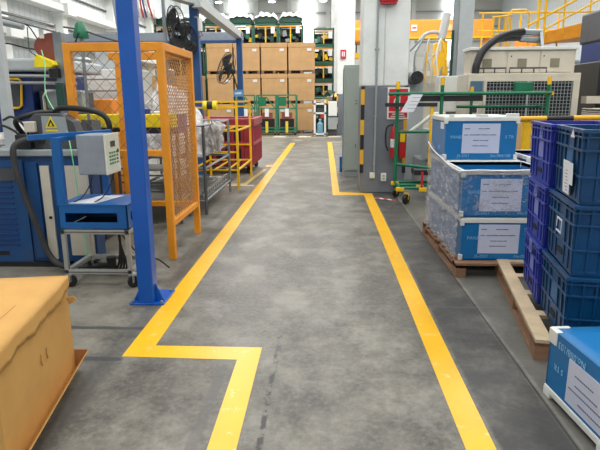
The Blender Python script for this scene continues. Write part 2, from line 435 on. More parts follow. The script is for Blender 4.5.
B(-.1,-.021,-.185,.1,-.018,-.17).build('lettering', WHITE, t); B(-.12,-.021,-.22,.12,-.018,-.208).build('lettering', WHITE, t)
t = thing('fire_extinguisher', 'red fire extinguisher hanging on the grey pillar under the sign', 'fire extinguisher', (1.16, 9.14, .62))
MB().lathe([(.05,0),(.062,.02),(.062,.42),(.045,.5),(.025,.53)]).build('cylinder', RED, t, smooth=True)
MB().lathe([(.064,.18),(.064,.32)], k=20).build('label', PAPER, t)
MB().cyl((0,0,.53),(0,0,.58),.025,10).build('valve', CHROME, t); MB().bar((-.02,0,.58),(.1,-.02,.62),.02,.012).build('handle', BLACK, t)
MB().tube(curve([(-.02,0,.56),(-.13,-.01,.5),(-.14,-.02,.25),(-.1,-.03,.12)]), .013, 8).build('hose', BLACK, t, smooth=True)
B(-.02,.08,.2,.02,.11,.5).build('wall_bracket', STEEL, t)
t = thing('fire_extinguisher', 'smaller red extinguisher with yellow tag beside the pillar edge', 'fire extinguisher', (1.3, 9.14, .62))
MB().lathe([(.05,0),(.06,.02),(.06,.38),(.04,.44),(.02,.47)]).build('cylinder', RED, t, smooth=True)
MB().cyl((0,0,.47),(0,0,.52),.02,10).build('valve', CHROME, t); B(-.05,-.068,.27,.03,-.06,.42).build('tag', SYEL, t)
B(-.02,.05,.2,.02,.11,.44).build('wall_bracket', STEEL, t)
t = thing('fire_call_point', 'small red call point box on the second white pillar', 'alarm', (.78, 24.6, 3.5))
B(-.12,-.08,-.18,.12,0,.18).build('case', RED, t); B(-.06,-.09,-.1,-.015,-.08,.1).build('window', PAPER, t); B(.015,-.09,-.1,.06,-.08,.1).build('window', PAPER, t)

# electrical cabinet left of pillar
t = thing('electrical_cabinet', 'tall grey-green electrical cabinet standing left of the grey pillar', 'cabinet', (.385, 11.3, 0))
B(.0,.02,.0,.9,.55,.1).build('plinth', GREY, t); B(0,.02,.1,.9,.55,2.27).build('body', CABG, t, bevel=.01)
B(.05,0,.13,.44,.02,2.22).build('door', CABG, t, bevel=.004); d = B(.46,0,.13,.86,.02,2.22).build('door', CABG, t, bevel=.004)
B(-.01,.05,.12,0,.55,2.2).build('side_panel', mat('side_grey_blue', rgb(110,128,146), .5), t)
for z in (.62,.66,1.5,1.56): MB().cyl((.25,-.006,z),(.25,.0,z),.012,8).build('lock', BLACK, t)
t = thing('floor_box', 'small bright blue box on the floor behind the electrical cabinet', 'box', (.33, 12.0, 0))
B(0,0,.0,.2,.3,.34).build('body', TBLUE, t, bevel=.01); B(.0,-.005,.28,.2,0,.34).build('lid', BLUE, t)
tag(MB().prism([(.82,8.72),(1.12,8.52),(1.15,8.58),(.86,8.8)], .0005, .003, 'z').build('barrier_tape', REDW), 'scrap of red and white tape on floor at the pillar foot', 'tape')

# ------------------------------------------------------------------ foreground blue column
t = thing('steel_column', 'thick bright blue steel column bolted to floor beside yellow stripe', 'column', (-1.425, 4.03, 0))
B(-.062,-.06,.0,.062,.06,H).build('shaft', BLUE, t, bevel=.008)
B(-.135,-.07,0,.145,.26,.015).build('base_plate', BLUE, t, bevel=.003)
MB().prism([(.06,.015),(.13,.015),(.065,.16)], -.008, .008).build('gusset', BLUE, t)
MB().prism([(-.06,.015),(-.12,.015),(-.065,.12)], -.008, .008).build('gusset', BLUE, t)
for x, y in ((-.11,-.045),(.12,-.045),(.12,.22),(-.11,.22)):
    MB().cyl((x,y,.015),(x,y,.03),.013,6).build('bolt', STEEL, t)

# ------------------------------------------------------------------ foreground cardboard box
t = thing('cardboard_box', 'large brown cardboard box with torn lid nearest the camera on left', 'box', (-1.505, 2.9, 0), -math.radians(-9.5)*1)
t.rotation_euler = (0,0,math.radians(9.5))
L, W, Hh = 1.25, .99, .60      # local: x from -L..0 , y from -W..0
b = MB(); b.box(-L,-W,.0,0,0,Hh-.012)
b.build('box_wall', CARD, t, bevel=.004)
def lidtop(u, v):
    x = -L-.01 + u*(L+.02); y = -W-.01 + v*(W+.02)
    return (x, y, Hh - .006*math.sin(PI*u)*math.sin(PI*v))
lid = MB().grid(lidtop, 14, 12).build('lid', CARD, t, solid=.008, smooth=True)
# torn rim of the lid hanging down the aisle side
def rimf(u, v):
    y = -W-.01 + u*(W+.02); dep = .09 + .008*math.sin(19*u) + .006*math.sin(47*u+1)+.003*math.sin(110*u) + (.012 if .55<u<.62 else 0) - .03*max(0,u-.85)/.15
    return (.008 + .003*v*math.sin(17*u) + .003*v, y, Hh+.002 - dep*v)
MB().grid(rimf, 60, 4).build('torn_rim', CARD, t, solid=.005, smooth=True)
def rim2(u, v):
    return (-L-.01 + u*(L+.02), -W-.016-.008*v, Hh+.002 - (.1+.01*math.sin(12*u))*v)
MB().grid(rim2, 40, 3).build('torn_rim', CARD, t, solid=.005, smooth=True)
MB().prism([(.015,Hh-.10),(.06,Hh-.09),(.075,Hh-.112),(.03,Hh-.14)], -.09, -.083).build('torn_flap', CARD, t)
MB().bar((-.13,-W+.02,Hh+.003),(-.1,-.01,Hh-.002), .006, .004).build('crease', CARDIN, t)
# outward tray flange along the foot
MB().prism([(.0,.02),(.0,.012),(.085,.13),(.083,.138)], -W-.06, -.0).build('tray_flange', CARD, t)
MB().prism([(-.004,.0),(.085,.134),(.0,.14)], .0, .006).build('tray_corner', CARDIN, t)
for y0 in (-.5,-.42):
    MB().tube([(.004,y0-.01,.36),(.006,y0-.022,.33),(.004,y0-.006,.30)], .0025, 6).build('staple_hole', CARDIN, t)

# ------------------------------------------------------------------ controller trolley
def caster(parent, x, y, r=.05, w=.03, fork=ALU, rz=.5, wheel=BLACK):
    c = MB(); cs, sn = math.cos(rz), math.sin(rz)
    c.cyl((x - sn*w/2, y + cs*w/2, r), (x + sn*w/2, y - cs*w/2, r), r, 18)
    cc = c.build('caster', wheel, parent, smooth=True, bevel=.004)
    f = MB()
    for s in (-1, 1):
        ox, oy = -sn*w*.75*s, cs*w*.75*s
        f.bar((x+ox, y+oy, r), (x+ox, y+oy, 2*r+.012), .006, r*1.0)
    f.box(x-.03, y-.03, 2*r+.008, x+.03, y+.03, 2*r+.022)
    f.build('caster_fork', fork, cc)
    return cc
t = thing('equipment_trolley', 'blue steel stand on aluminium profile trolley with casters behind blue column', 'trolley', (-2.27, 4.36, 0))
w, d = .6, .5
for (x, y) in ((.02,.02),(w-.02,.02),(.02,d-.02),(w-.02,d-.02)):
    MB().bar((x,y,.14),(x,y,.5),.036).build('leg', ALU, t, bevel=.003)
    caster(t, x+.02, y, .052, .034)
for z in (.14, .5):
    for p, q in (((0,.02),(w,.02)),((0,d-.02),(w,d-.02)),((.02,0),(.02,d)),((w-.02,0),(w-.02,d))):
        MB().bar((p[0],p[1],z),(q[0],q[1],z),.04).build('profile', ALU, t, bevel=.003)
        if z == .14: pass
MB().bar((.01,.0-.002,.14),(w-.01,-.002,.14),.006,.006).build('profile_slot', DGREY, t); MB().bar((.01,-.002,.5),(w-.01,-.002,.5),.006,.006).build('profile_slot', DGREY, t)
# blue tray with slot openings
b = MB(); b.box(.0,.0,.53,w,.012,.585); b.box(0,0,.665,w,.012,.735); b.box(0,0,.585,.06,.012,.665); b.box(w-.09,0,.585,w,.012,.665)
b.box(0,0,.53,.012,d,.735); b.box(0,d-.012,.53,w,d,.735)
b.box(w-.012,0,.53,w,d,.585); b.box(w-.012,0,.665,w,d,.735); b.box(w-.012,0,.585,w,.08,.665); b.box(w-.012,d-.1,.585,w,d,.665)
b.build('tray', TBLUE, t, bevel=.002)
B(-.005,-.005,.73,w+.005,d+.005,.742).build('tray_top', TBLUE, t, bevel=.002)
B(.03,.03,.53,w-.03,d-.03,.535).build('tray_floor', DGREY, t)
B(.0,.005,.742,.075,.05,1.30).build('upright', TBLUE, t, bevel=.003)
B(.22,d-.06,.742,.28,d-.015,1.31).build('upright', TBLUE, t, bevel=.003)
MB().bar((-.2,.02,1.30),(.34,d-.05,1.32),.05,.045).build('top_rail', TBLUE, t, bevel=.003)
MB().bar((.03,.03,1.28),(.03,d-.02,1.28),.045,.04).build('side_rail', TBLUE, t, bevel=.003)
tag(MB().prism([(-2.19,4.4),(-1.95,4.4),(-1.85,4.78),(-2.05,4.78)], .7425, .745, 'z').build('paper_sheet', PAPER), 'white paper sheet lying on the blue trolley tray', 'paper')
t = thing('control_box', 'grey and cream control box with display hanging on the blue stand', 'control box', (-2.08, 4.42, .985))
B(0,0,0,.235,.3,.335).build('case', SHEETM, t, bevel=.008)
B(.235,-.002,-.002,.25,.302,.337).build('front_panel', CREAM, t, bevel=.003)
B(.25,.1,.225,.253,.2,.275).build('display', LCD, t)
for i, z in enumerate((.17,.14,.11,.08)):
    for y in (.06,.11,.16,.22):
        B(.25,y,z,.254,y+.03,z+.014).build('button', BTN if y != .22 or i % 2 else BLACK, t)
MB().cyl((.25,.25,.185),(.258,.25,.185),.016,12).build('green_knob', BTN, t)
for q in ((.02,.02),(.2,.05)): MB().tube(curve([(q[0]+.05,.12,0),(q[0]+.02,.1,-.1),(q[0]-.04,.06,-.2),(q[0]-.12,.02,-.25)]), .005, 6).build('cable', BLACK, t, smooth=True)
MB().bar((.07,.29,.15),(.07,.36,.15),.03,.1).build('mounting_arm', TBLUE, t)
t = thing('cable_bundle', 'tangle of black cables under the blue trolley', 'cables', (-2.05, 4.75, 0))
for i in range(4):
    MB().tube(curve([(-.35+.07*i,.15,.02),(-.1,.05+.03*i,.03),(.1+.03*i,-.03,.06),(.14,.0,.3),(.12,.02,.50)]), .011, 6).build('cable', BLACK, t, smooth=True)
MB().tube(curve([(.1,.02,.45),(.35,-.1,.22),(.5,-.05,.16),(.56,.1,.03)]), .007, 6).build('cable', BLACK, t, smooth=True)
MB().cyl((.05,-.02,.02),(.05,-.02,.17),.045,10).build('plug', BLACK, t)
tag(MB().tube(curve([(-3.0,5.8,2.12),(-2.93,5.7,1.95),(-2.9,5.6,1.66),(-2.62,5.3,1.40),(-2.42,4.99,1.30),(-2.30,4.80,1.0),(-2.30,4.86,.5),(-2.25,4.82,.1),(-2.12,4.95,.012)]), .005, 6).build('air_hose', LGREEN, smooth=True), 'thin pale green hose running down from robot to the trolley', 'hose')

# ------------------------------------------------------------------ blue machine cabinet at left
t = thing('machine_cabinet', 'dark blue machine cabinet with louvres and beige doors at left edge', 'machine', (-3.6, 4.95, 0))
B(0,0,.05,1.06,.95,1.09).build('body', DBLUE, t, bevel=.01); B(1.06,0,.05,1.38,.2,1.09).build('side_bay', DBLUE, t, bevel=.01)
B(-.04,-.04,1.09,1.06,.98,1.15).build('worktop', GREY, t, bevel=.01); B(1.06,-.04,1.09,1.38,.22,1.15).build('worktop_end', GREY, t, bevel=.01)
B(.0,-.02,.05,.74,0,1.05).build('louvre_panel', DBLUE, t, bevel=.004)
for i in range(13): B(.1,-.032,.22+i*.052,.62,-.02,.232+i*.052).build('louvre', NAVY, t)
B(.12,-.026,.12,.5,-.02,.16).build('vent_slot', DARK, t)
B(.45,-.03,.86,.66,-.02,.98).build('rating_plate', DGREY, t)
B(.78,-.03,.1,.88,0,1.03).build('corner_post', DBLUE, t, bevel=.004)
B(.90,-.02,.08,.99,0,1.0).build('door', BEIGE, t, bevel=.004)
B(1.13,-.02,.12,1.36,0,1.0).build('door', BEIGE, t, bevel=.004)
MB().cyl((.96,-.03,.5),(.96,-.02,.5),.015,10).build('handle', BLACK, t)
MB().cyl((1.16,-.03,.6),(1.16,-.02,.6),.015,10).build('handle', BLACK, t)
B(-.02,-.02,0,1.06,.95,.05).build('plinth', DARK, t)
t = thing('corrugated_hose', 'thick dark corrugated hose drooping down the blue cabinet front', 'hose', (-3.6,4.95,0))
pts = curve([(.98,.2,1.19),(.86,-.02,1.25),(.745,-.12,1.19),(.74,-.13,1.0),(.80,-.13,.7),(.90,-.13,.35),(1.0,-.15,.12),(1.2,-.2,.06),(1.5,-.1,.05)], 14)
m = MB().tube(pts, .024, 10)
for p, q in zip(pts[::1], pts[1:]): m.cyl(p, p + (q-p).normalized()*.012, .029, 10)
m.build('hose_body', HOSE, t, smooth=True)
t = thing('guard_post', 'pale grey square post at the left edge standing on blue cabinet', 'post', (-3.1, 5.2, 1.15))
B(-.045,-.04,0,.045,.04,2.2).build('shaft', LGREY, t, bevel=.006); B(-.07,-.07,0,.07,.07,.015).build('foot_plate', LGREY, t)
# pick-up head on top
t = thing('pickup_robot_base', 'grey machine head with yellow warning triangle and hoses on blue cabinet', 'machine', (-2.80, 5.02, 1.15))
MB().prism([(0,.05),(.0,0),(.47,0),(.47,.1),(.42,.26),(.3,.33),(.06,.33),(0,.28)], 0, .165).build('housing', DGREY, t, bevel=.01)
MB().prism([(.13,.12),(.38,.12),(.36,.3),(.13,.31)], -.006, 0).build('side_plate', GREY, t)
MB().prism([(.165,.20),(.275,.20),(.22,.305)], -.012,-.006).build('warning_triangle', SYEL, t)
MB().prism([(.185,.212),(.255,.212),(.22,.28)], -.014,-.012).build('triangle_face', BLACK, t)
MB().prism([(.205,.217),(.235,.217),(.222,.25)], -.016,-.014).build('symbol', SYEL, t)
B(.165,-.01,.165,.28,-.006,.18).build('lettering', SYEL, t)
MB().tube(curve([(-.1,.1,.1),(-.12,.0,.26),(.05,.05,.33),(.15,.2,.34),(.3,.1,.38),(.6,.0,.36),(.75,-.02,.3),(.78,-.02,.18),(.68,.0,.1)]), .026, 10).build('hose', BLACK, t, smooth=True)
MB().tube(curve([(-.3,.1,.27),(-.15,.0,.30),(-.02,-.02,.2),(-.0,.0,.02)]), .012, 8).build('hose', BLACK, t, smooth=True)
MB().tube(curve([(-.4,.1,.2),(-.25,.0,.22),(-.1,-.02,.14),(-.06,.0,.0)]), .012, 8).build('hose', BLACK, t, smooth=True)
B(-.12,-.06,0,.03,.05,.14).build('block', BLKPL, t, bevel=.01); B(-.02,-.06,.16,.08,.0,.26).build('block', BEIGE, t, bevel=.01)
# white bags on the cabinet
tag(MB().lathe([(.01,.0),(.16,.02),(.17,.08),(.1,.13),(.01,.14)], k=11).build('plastic_bag', PLASTIC, smooth=True, loc=(-3.25,5.35,1.15)), 'small white plastic bag on the blue cabinet top', 'bag')

# machine behind: navy body, yellow framed window, grey cover, pipes
t = thing('moulding_machine', 'navy moulding machine with yellow-framed window and grey cover at left', 'machine', (-5.4, 6.7, 0))
B(0,.0,0,1.76,1.6,1.95).build('body', NAVY, t, bevel=.02)
B(-.4,-.1,1.95,2.18,1.2,2.10).build('top_cover', LGREY, t, bevel=.03)
MB().tube([(1.40,-.03,1.86),(1.62,-.03,1.86),(1.65,-.03,1.83),(1.62,-.03,1.54),(1.58,-.03,1.51),(1.36,-.03,1.51)], .016, 8).build('window_frame', YELLOW, t, smooth=True)
B(1.36,-.015,1.52,1.6,0,1.84).build('window_pane', DGREY, t)
MB().tube([(1.2,-.15,1.9),(2.4,-.15,1.88)], .02, 8).build('pipe', ALU, t, smooth=True); MB().tube([(1.2,-.15,1.82),(2.4,-.15,1.8)], .02, 8).build('pipe', ALU, t, smooth=True)
MB().tube([(1.95,-.1,1.2),(1.95,-.1,1.65),(2.0,-.1,1.72),(2.12,-.1,1.72)], .018, 8).build('pipe', CHROME, t, smooth=True)
B(1.78,.1,0,2.15,.9,1.72).build('side_body', DGREY, t, bevel=.02); B(1.95,-.05,1.5,2.4,.1,1.72).build('cylinder_block', GREY, t, bevel=.02)
B(2.2,.2,0,2.45,.65,1.4).build('injection_unit', STEEL, t, bevel=.02)
MB().tube(curve([(1.5,-.1,2.0),(1.6,-.25,2.25),(1.9,-.2,2.2),(2.4,-.3,2.15),(2.6,-.4,2.35)]), .009, 6).build('cable', BLACK, t, smooth=True)
t = thing('mould_parts_tray', 'cluttered tray of white and dark parts behind the blue cabinet', 'tray', (-3.55, 5.98, 0))
B(0,0,0,1.0,.34,1.2).build('base', DGREY, t, bevel=.01)
B(.0,-.02,1.2,1.0,.36,1.24).build('tray', STEEL, t)
random.seed(3)
for i in range(9):
    x = .08+.1*i; MB().cbox((x, .08+.2*random.random(), 1.29), (.1,.12,.1+.06*random.random()), (.2*random.random(), .4*random.random(), 3*random.random())).build('part', random.choice((BUNDLE, DGREY, STEEL, BLKPL)), t)
# robot rail with brown disc, grey slab, yellow box
t = thing('takeout_robot', 'take-out robot arm with brown half disc and yellow box on silver rails', 'robot', (-3.3, 6.4, 0))
MB().prism([(.14+.235*math.cos(a), 2.21+.155*math.sin(a)) for a in [PI/2+i*PI/14 for i in range(15)]] , 0, .05).build('half_disc', BROWN, t, smooth=False)
B(.145,-.02,1.3,.25,.1,2.37).build('vertical_arm', STEEL, t, bevel=.006)
MB().prism([(-.05,1.97),(.15,1.97),(.19,2.0),(.17,2.04),(-.03,2.12)], -.14,-.02).build('yellow_cover', SYEL, t, bevel=.008)
B(.1,-.1,1.86,.2,-.02,1.96).build('cable_clamp', BLACK, t)
MB().cyl((.2,-.08,1.5),(.2,-.08,1.8),.045,12).build('green_cylinder', DGREEN, t, smooth=True)
for dz in (0,.06): MB().tube([(-.8,-.08,2.63+dz*.9),(.22,-.08,2.37+dz)], .018, 8).build('rail', CHROME, t, smooth=True)
MB().tube([(-.8,.08,2.56),(-.24,.08,2.44)], .035, 8).build('rail', GREY, t, smooth=True)
MB().tube(curve([(-.12,-.05,2.42),(-.1,-.1,2.3),(-.07,-.15,2.16),(-.0,-.16,2.1)]), .006, 6).build('cable', DGREEN, t, smooth=True)
MB().tube(curve([(-.12,-.1,2.45),(-.05,-.12,2.40),(.02,-.12,2.28)]), .007, 6).build('cable', BLACK, t, smooth=True)
B(.0,-.04,2.3,.05,-.02,2.42).build('bracket', WHITE, t)
B(.14,-.04,0,.26,.12,1.3).build('column', DGREY, t)
t = thing('hopper_cup', 'dark green hopper cup with pipe fittings above orange cage', 'hopper', (-2.84, 6.44, 0))
MB().lathe([(.085,2.30),(.09,2.33),(.055,2.46),(.03,2.48)], k=14).build('cup', GREEN, t, smooth=True)
MB().tube([(0,0,0),(0,0,2.32)], .02, 8).build('pipe', STEEL, t, smooth=True)
MB().tube([(-.2,0,2.43),(.0,0,2.40),(.3,0,2.3),(.45,0,2.26)], .012, 6).build('pipe', DGREY, t, smooth=True)
B(-.08,-.05,0,.1,.05,.02).build('foot', STEEL, t)

# ------------------------------------------------------------------ orange mesh cage
t = thing('safety_cage', 'orange steel safety cage with diamond mesh behind the blue column', 'cage', (-2.49, 5.2, 0))
W_, D_, Z_ = .965, 1.17, 2.13
for (x, y) in ((0,0),(W_-.07,0),(W_-.07,D_-.07),(.07,D_-.07)):
    B(x,y,0,x+.07,y+.07,Z_-.07).build('post', ORANGE, t, bevel=.004)
B(0,0,Z_-.08,W_,.07,Z_).build('rail', ORANGE, t, bevel=.004); B(W_-.07,.07,Z_-.075,W_,D_,Z_).build('rail', ORANGE, t, bevel=.004)
B(.0,D_-.07,Z_-.08,W_-.07,D_,Z_).build('rail', ORANGE, t, bevel=.004)
B(.07,0,1.06,W_-.07,.06,1.12).build('rail', ORANGE, t, bevel=.004); B(W_-.065,.07,.34,W_-.005,D_-.07,.40).build('rail', ORANGE, t, bevel=.004)
B(.07,D_-.065,.34,W_-.07,D_-.01,.40).build('rail', ORANGE, t, bevel=.004)
def diamond(w, h, cell, r, mk):
    """zig-zag chain link in a w x h rectangle; mk(u, v, off) -> point"""
    m = MB(); k = cell / 2
    for s in (1, -1):
        c0 = -math.ceil(h / cell) * cell if s == 1 else 0
        c = c0
        while c < w + (0 if s == 1 else h):
            # line u = c + s*v
            pts = []
            for v in (0, h):
                pts.append((c + s*v, v))
            (u0, v0), (u1, v1) = pts
            def clip(u0, v0, u1, v1):
                t0, t1 = 0.0, 1.0; du = u1-u0
                for lim, sg in ((0, 1), (w, -1)):
                    a = sg*(u0-lim); b2 = sg*(u1-lim)
                    if a < 0 and b2 < 0: return None
                    if a < 0: t0 = max(t0, -a/(b2-a))
                    if b2 < 0: t1 = min(t1, a/(a-b2))
                return (u0+du*t0, v0+(v1-v0)*t0, u0+du*t1, v0+(v1-v0)*t1) if t1-t0 > .01 else None
            q = clip(u0, v0, u1, v1)
            if q: m.tube([mk(q[0], q[1], s*r), mk(q[2], q[3], s*r)], r, 4)
            c += cell
    return m
diamond(W_-.14, .95, .125, .0024, lambda u, v, o: (.07+u, .03+o, 1.11+v)).build('mesh_panel', mat('wire_grey_brown', rgb(128,108,84), .5, metal=.2), t)
diamond(D_-.14, 1.68, .066, .0038, lambda u, v, o: (W_-.035+o, .07+u, .39+v)).build('mesh_panel', WIREM, t)

# yellow arm behind cage + junk
t = thing('yellow_conveyor_arm', 'yellow horizontal machine beam with dark belt seen through the cage', 'conveyor', (-3.3, 6.55, .0))
B(0,0,1.27,1.45,.2,1.43).build('beam', SYEL, t, bevel=.01); B(0,.0,1.22,1.45,.2,1.27).build('belt', BLACK, t)
for x in (.2,1.3): B(x,.05,0,x+.08,.15,1.22).build('leg', DBLUE, t)
MB().cyl((.9,.1,1.43),(.9,.1,1.49),.05,12).build('cap', CRATEV, t); MB().cyl((1.1,.1,1.43),(1.1,.1,1.49),.05,12).build('cap', CRATEV, t)
t = thing('white_machine', 'white boxy machine with blue side unit seen through the cage mesh', 'machine', (-4.6, 9.9, 0))
B(0,0,0,1.15,1.0,2.15).build('body', WHITE, t, bevel=.02); B(.35,.2,2.15,.75,.7,2.5).build('hopper', LGREY, t, bevel=.04); B(-.4,.1,0,0,.8,2.3).build('side_unit', STEELBLUE, t, bevel=.02)
for z in (1.6,1.75,1.95): B(-.5,-.15,z,1.2,-.11,z+.025).build('rail', STEEL, t)
t = thing('orange_machine', 'orange machine cover with dark vents behind the cage', 'machine', (-4.4, 8.6, 0))
B(0,0,0,1.0,.7,1.62).build('body', CRANE, t, bevel=.02); B(.05,-.01,1.28,.95,0,1.36).build('vent', BLACK, t)
t = thing('violet_crate', 'small violet crate with white lining beneath the yellow beam', 'crate', (-2.62, 6.82, 0))

for q in ((0,0),(.71,0),(0,.46),(.71,.46)): B(q[0],q[1],0,q[0]+.04,q[1]+.04,1.18).build('leg', STEEL, t)
B(0,0,.3,.75,.5,.33).build('shelf', ALU, t); B(0,0,.7,.75,.5,.73).build('shelf', ALU, t); B(0,0,1.18,.75,.5,1.42).build('crate_body', CRATEV, t, bevel=.01); B(-.01,-.01,1.42,.76,.51,1.45).build('lining', BUNDLE, t)

# plastic scrap cart behind cage
t = thing('tube_cart', 'grey steel tube cart with low roller base right behind orange cage', 'cart', (-2.9, 7.4, 0))
W2, D2 = 1.22, 1.95
for (x, y) in ((0,0),(W2,0),(W2,D2),(0,D2),(W2,D2*.0+.0)):
    MB().tube([(x,y,.0),(x,y,1.25)], .022, 8).build('post', STEEL, t, smooth=True)
for z in (1.25,.66,.2):
    for p, q in (((0,0),(W2,0)),((W2,0),(W2,D2)),((W2,D2),(0,D2)),((0,D2),(0,0))):
        MB().tube([(p[0],p[1],z),(q[0],q[1],z)], .018, 8).build('rail', STEEL, t, smooth=True)
B(.02,.02,.8,W2-.04,D2-.04,.82).build('deck', STEEL, t)
for z in (.45,.55): B(.02,.0,z,W2-.02,.02,z+.02).build('lower_bar', ALU, t)
for i in range(12): MB().cyl((.05,.1+.15*i,.27),(W2-.05,.1+.15*i,.27), .035, 10).build('roller', ALU, t, smooth=True)
for x in (.03, W2-.06):
    for z in (.2,.3): B(x,.02,z,x+.03,D2,z+.03).build('side_channel', STEEL, t)
random.seed(11)
def heap(u, v):
    a = 2*PI*u; r = v
    x = math.cos(a)*r*.62; y = math.sin(a)*r*.8
    z = .98*(1-r**2.2) + .09*math.sin(9*x+4)*math.cos(8*y) + .06*math.sin(21*x)*math.sin(17*y+1) + .045*abs(math.sin(37*x+9*y))-.04*abs(math.sin(29*y-13*x))
    z *= (1 - .35*max(0,x)/.6)
    return (x + .02*math.sin(40*v+3*a), y, max(z,0))
tag(MB().grid(heap, 60, 24).build('plastic_film_heap', PLASTIC, smooth=True, loc=(-2.32, 8.3, .82)), 'big heap of crumpled white plastic film in the grey cart', 'plastic film')
def bag(u, v):
    a = 2*PI*u; z = -.42*v; r = .15 + .05*math.sin(5*a+3*v) + .04*math.sin(11*a-6*v)
    r *= (1 - .55*v) * (.35 + .65*min(1, v*6))
    return (r*math.cos(a) + .05*v, r*math.sin(a)*.8, z + .03*math.sin(7*a))
tag(MB().grid(bag, 48, 16).build('plastic_bag', PLASTIC, smooth=True, loc=(-1.69, 8.0, 1.27)), 'white plastic bag draped over the right rail of the grey cart', 'bag')

# yellow rack
t = thing('tube_rack', 'yellow square tube rack standing in front of the red bin', 'rack', (-2.42, 9.55, 0))
W3, D3 = .86, 1.7
for (x, y) in ((0,0),(W3,0),(W3,D3),(0,D3)): MB().bar((x,y,0),(x,y,1.57),.04).build('post', YELLOW, t)
for z in (1.56, 1.46, 1.06, .68, .36):
    MB().bar((0,0,z),(W3,0,z),.03).build('rail', YELLOW, t); MB().bar((0,D3,z),(W3,D3,z),.03).build('rail', YELLOW, t)
    if z in (1.56, 1.06, .36):
        MB().bar((W3,0,z),(W3,D3,z),.03).build('rail', YELLOW, t); MB().bar((0,0,z),(0,D3,z),.03).build('rail', YELLOW, t)
for x in (.2,.43,.66): MB().bar((x,0,.36),(x,D3,.36),.025).build('slat', YELLOW, t)
for x in (.3,.6): MB().bar((x,0,1.06),(x,D3,1.06),.025).build('slat', YELLOW, t)
t = thing('rail_mounted_motor', 'black motor with bright yellow ends behind the yellow rack rail', 'motor', (-2.02, 9.9, 1.36))
t.location = (-2.0, 9.462, 1.50)
MB().cyl((-.05,0,0),(.05,0,0),.07,14).build('drum', BLACK, t, smooth=True); MB().cyl((-.12,0,0),(-.05,0,0),.08,14).build('end_cap', SYEL, t, smooth=True); MB().cyl((.05,0,0),(.12,0,0),.08,14).build('end_cap', SYEL, t, smooth=True)

# red bin
t = thing('waste_bin', 'large maroon red plastic bin on casters behind the yellow rack', 'bin', (-2.84, 11.65, 0))
W4, D4, z0, z1 = 1.26, 1.5, .16, 1.2
b = MB()
b.box(0,0,z0,W4,D4,z0+.05); b.box(0,0,z0,W4,.05,z1); b.box(0,D4-.05,z0,W4,D4,z1); b.box(0,.05,z0,.05,D4-.05,z1); b.box(W4-.05,.05,z0,W4,D4-.05,z1)
b.build('tub', BINRED, t, bevel=.02)
b = MB()
for x in [i*W4/6 for i in range(7)]: b.box(x-.03,-.035,z0+.04,x+.03,0,z1-.2)
for y in [i*D4/7 for i in range(8)]: b.box(W4,y-.03,z0+.04,W4+.035,y+.03,z1-.2)
b.box(-.03,-.04,.62,W4+.04,0,.69); b.box(W4,-.03,.62,W4+.04,D4,.69); b.build('ribs', BINRED, t, bevel=.008)
for x in (.12,.47,.82):
    for z in (.26,.72): B(x,-.012,z,x+.26,-.002,z+.3).build('front_opening', DARK, t)
b = MB(); b.box(-.05,-.05,z1-.16,W4+.05,.02,z1); b.box(W4-.02,.02,z1-.16,W4+.05,D4+.05,z1); b.box(-.05,.02,z1-.16,.02,D4+.05,z1); b.box(.02,D4-.02,z1-.16,W4-.02,D4+.05,z1); b.build('rim', BINRED, t, bevel=.02)
for x, y in ((.12,.12),(W4-.1,.12),(W4-.1,D4-.12),(.12,D4-.12),(W4-.1,.45)): caster(t, x, y, .068, .05, fork=DGREY, rz=1.2)
tag(MB().grid(lambda u, v: (-2.75+1.05*u, 11.75+1.25*v, .98+.12*math.sin(14*u)*math.cos(11*v)+.1*math.sin(7*v)), 26, 26).build('scrap_parts', crumple('dark_scrap', rgb(60,52,52), rgb(150,140,130))), 'dark and pale scrap filling the red bin', 'scrap', None, 'stuff')

# ------------------------------------------------------------------ overhead blue posts, rails, fans
def bluepost(x, y, w, h, label):
    t = thing('gantry_post', label, 'post', (x, y, 0))
    B(-w/2,-w/2,0,w/2,w/2,h).build('shaft', STEELBLUE, t, bevel=.008); B(-w,-w,0,w,w,.02).build('base_plate', STEELBLUE, t); return t
bluepost(-2.62, 11.25, .17, 5.2, 'steel blue gantry post left of the red bin carrying big fans')
bluepost(-2.56, 16.6, .16, 3.42, 'slim steel blue gantry post with a single fan and blue tag')
t = thing('crane_rail', 'grey overhead rail running back between the two blue gantry posts', 'rail', (0,0,0))
MB().bar((-2.5,11.0,3.47),(-2.56,16.5,3.47),.14,.2).build('beam', LGREY, t, bevel=.01); MB().bar((-2.5,11.0,3.36),(-2.56,16.5,3.36),.2,.02).build('flange', LGREY, t)
t = thing('crane_rail', 'grey overhead rail reaching from fan post toward the upper left', 'rail', (0,0,0))
MB().bar((-3.35,9.3,3.56),(-2.6,11.1,3.53),.14,.2).build('beam', LGREY, t, bevel=.01); MB().bar((-3.35,9.3,3.45),(-2.6,11.1,3.42),.2,.02).build('flange', LGREY, t)
t = thing('crane_rail', 'long pale blue-grey rail crossing behind cage from wall to fan post', 'rail', (0,0,0))
B(-8.6,16.72,3.32,-2.48,16.9,3.56).build('beam', SHEETM, t, bevel=.01); B(-8.6,16.68,3.26,-2.48,16.94,3.32).build('flange', STEELBLUE, t)
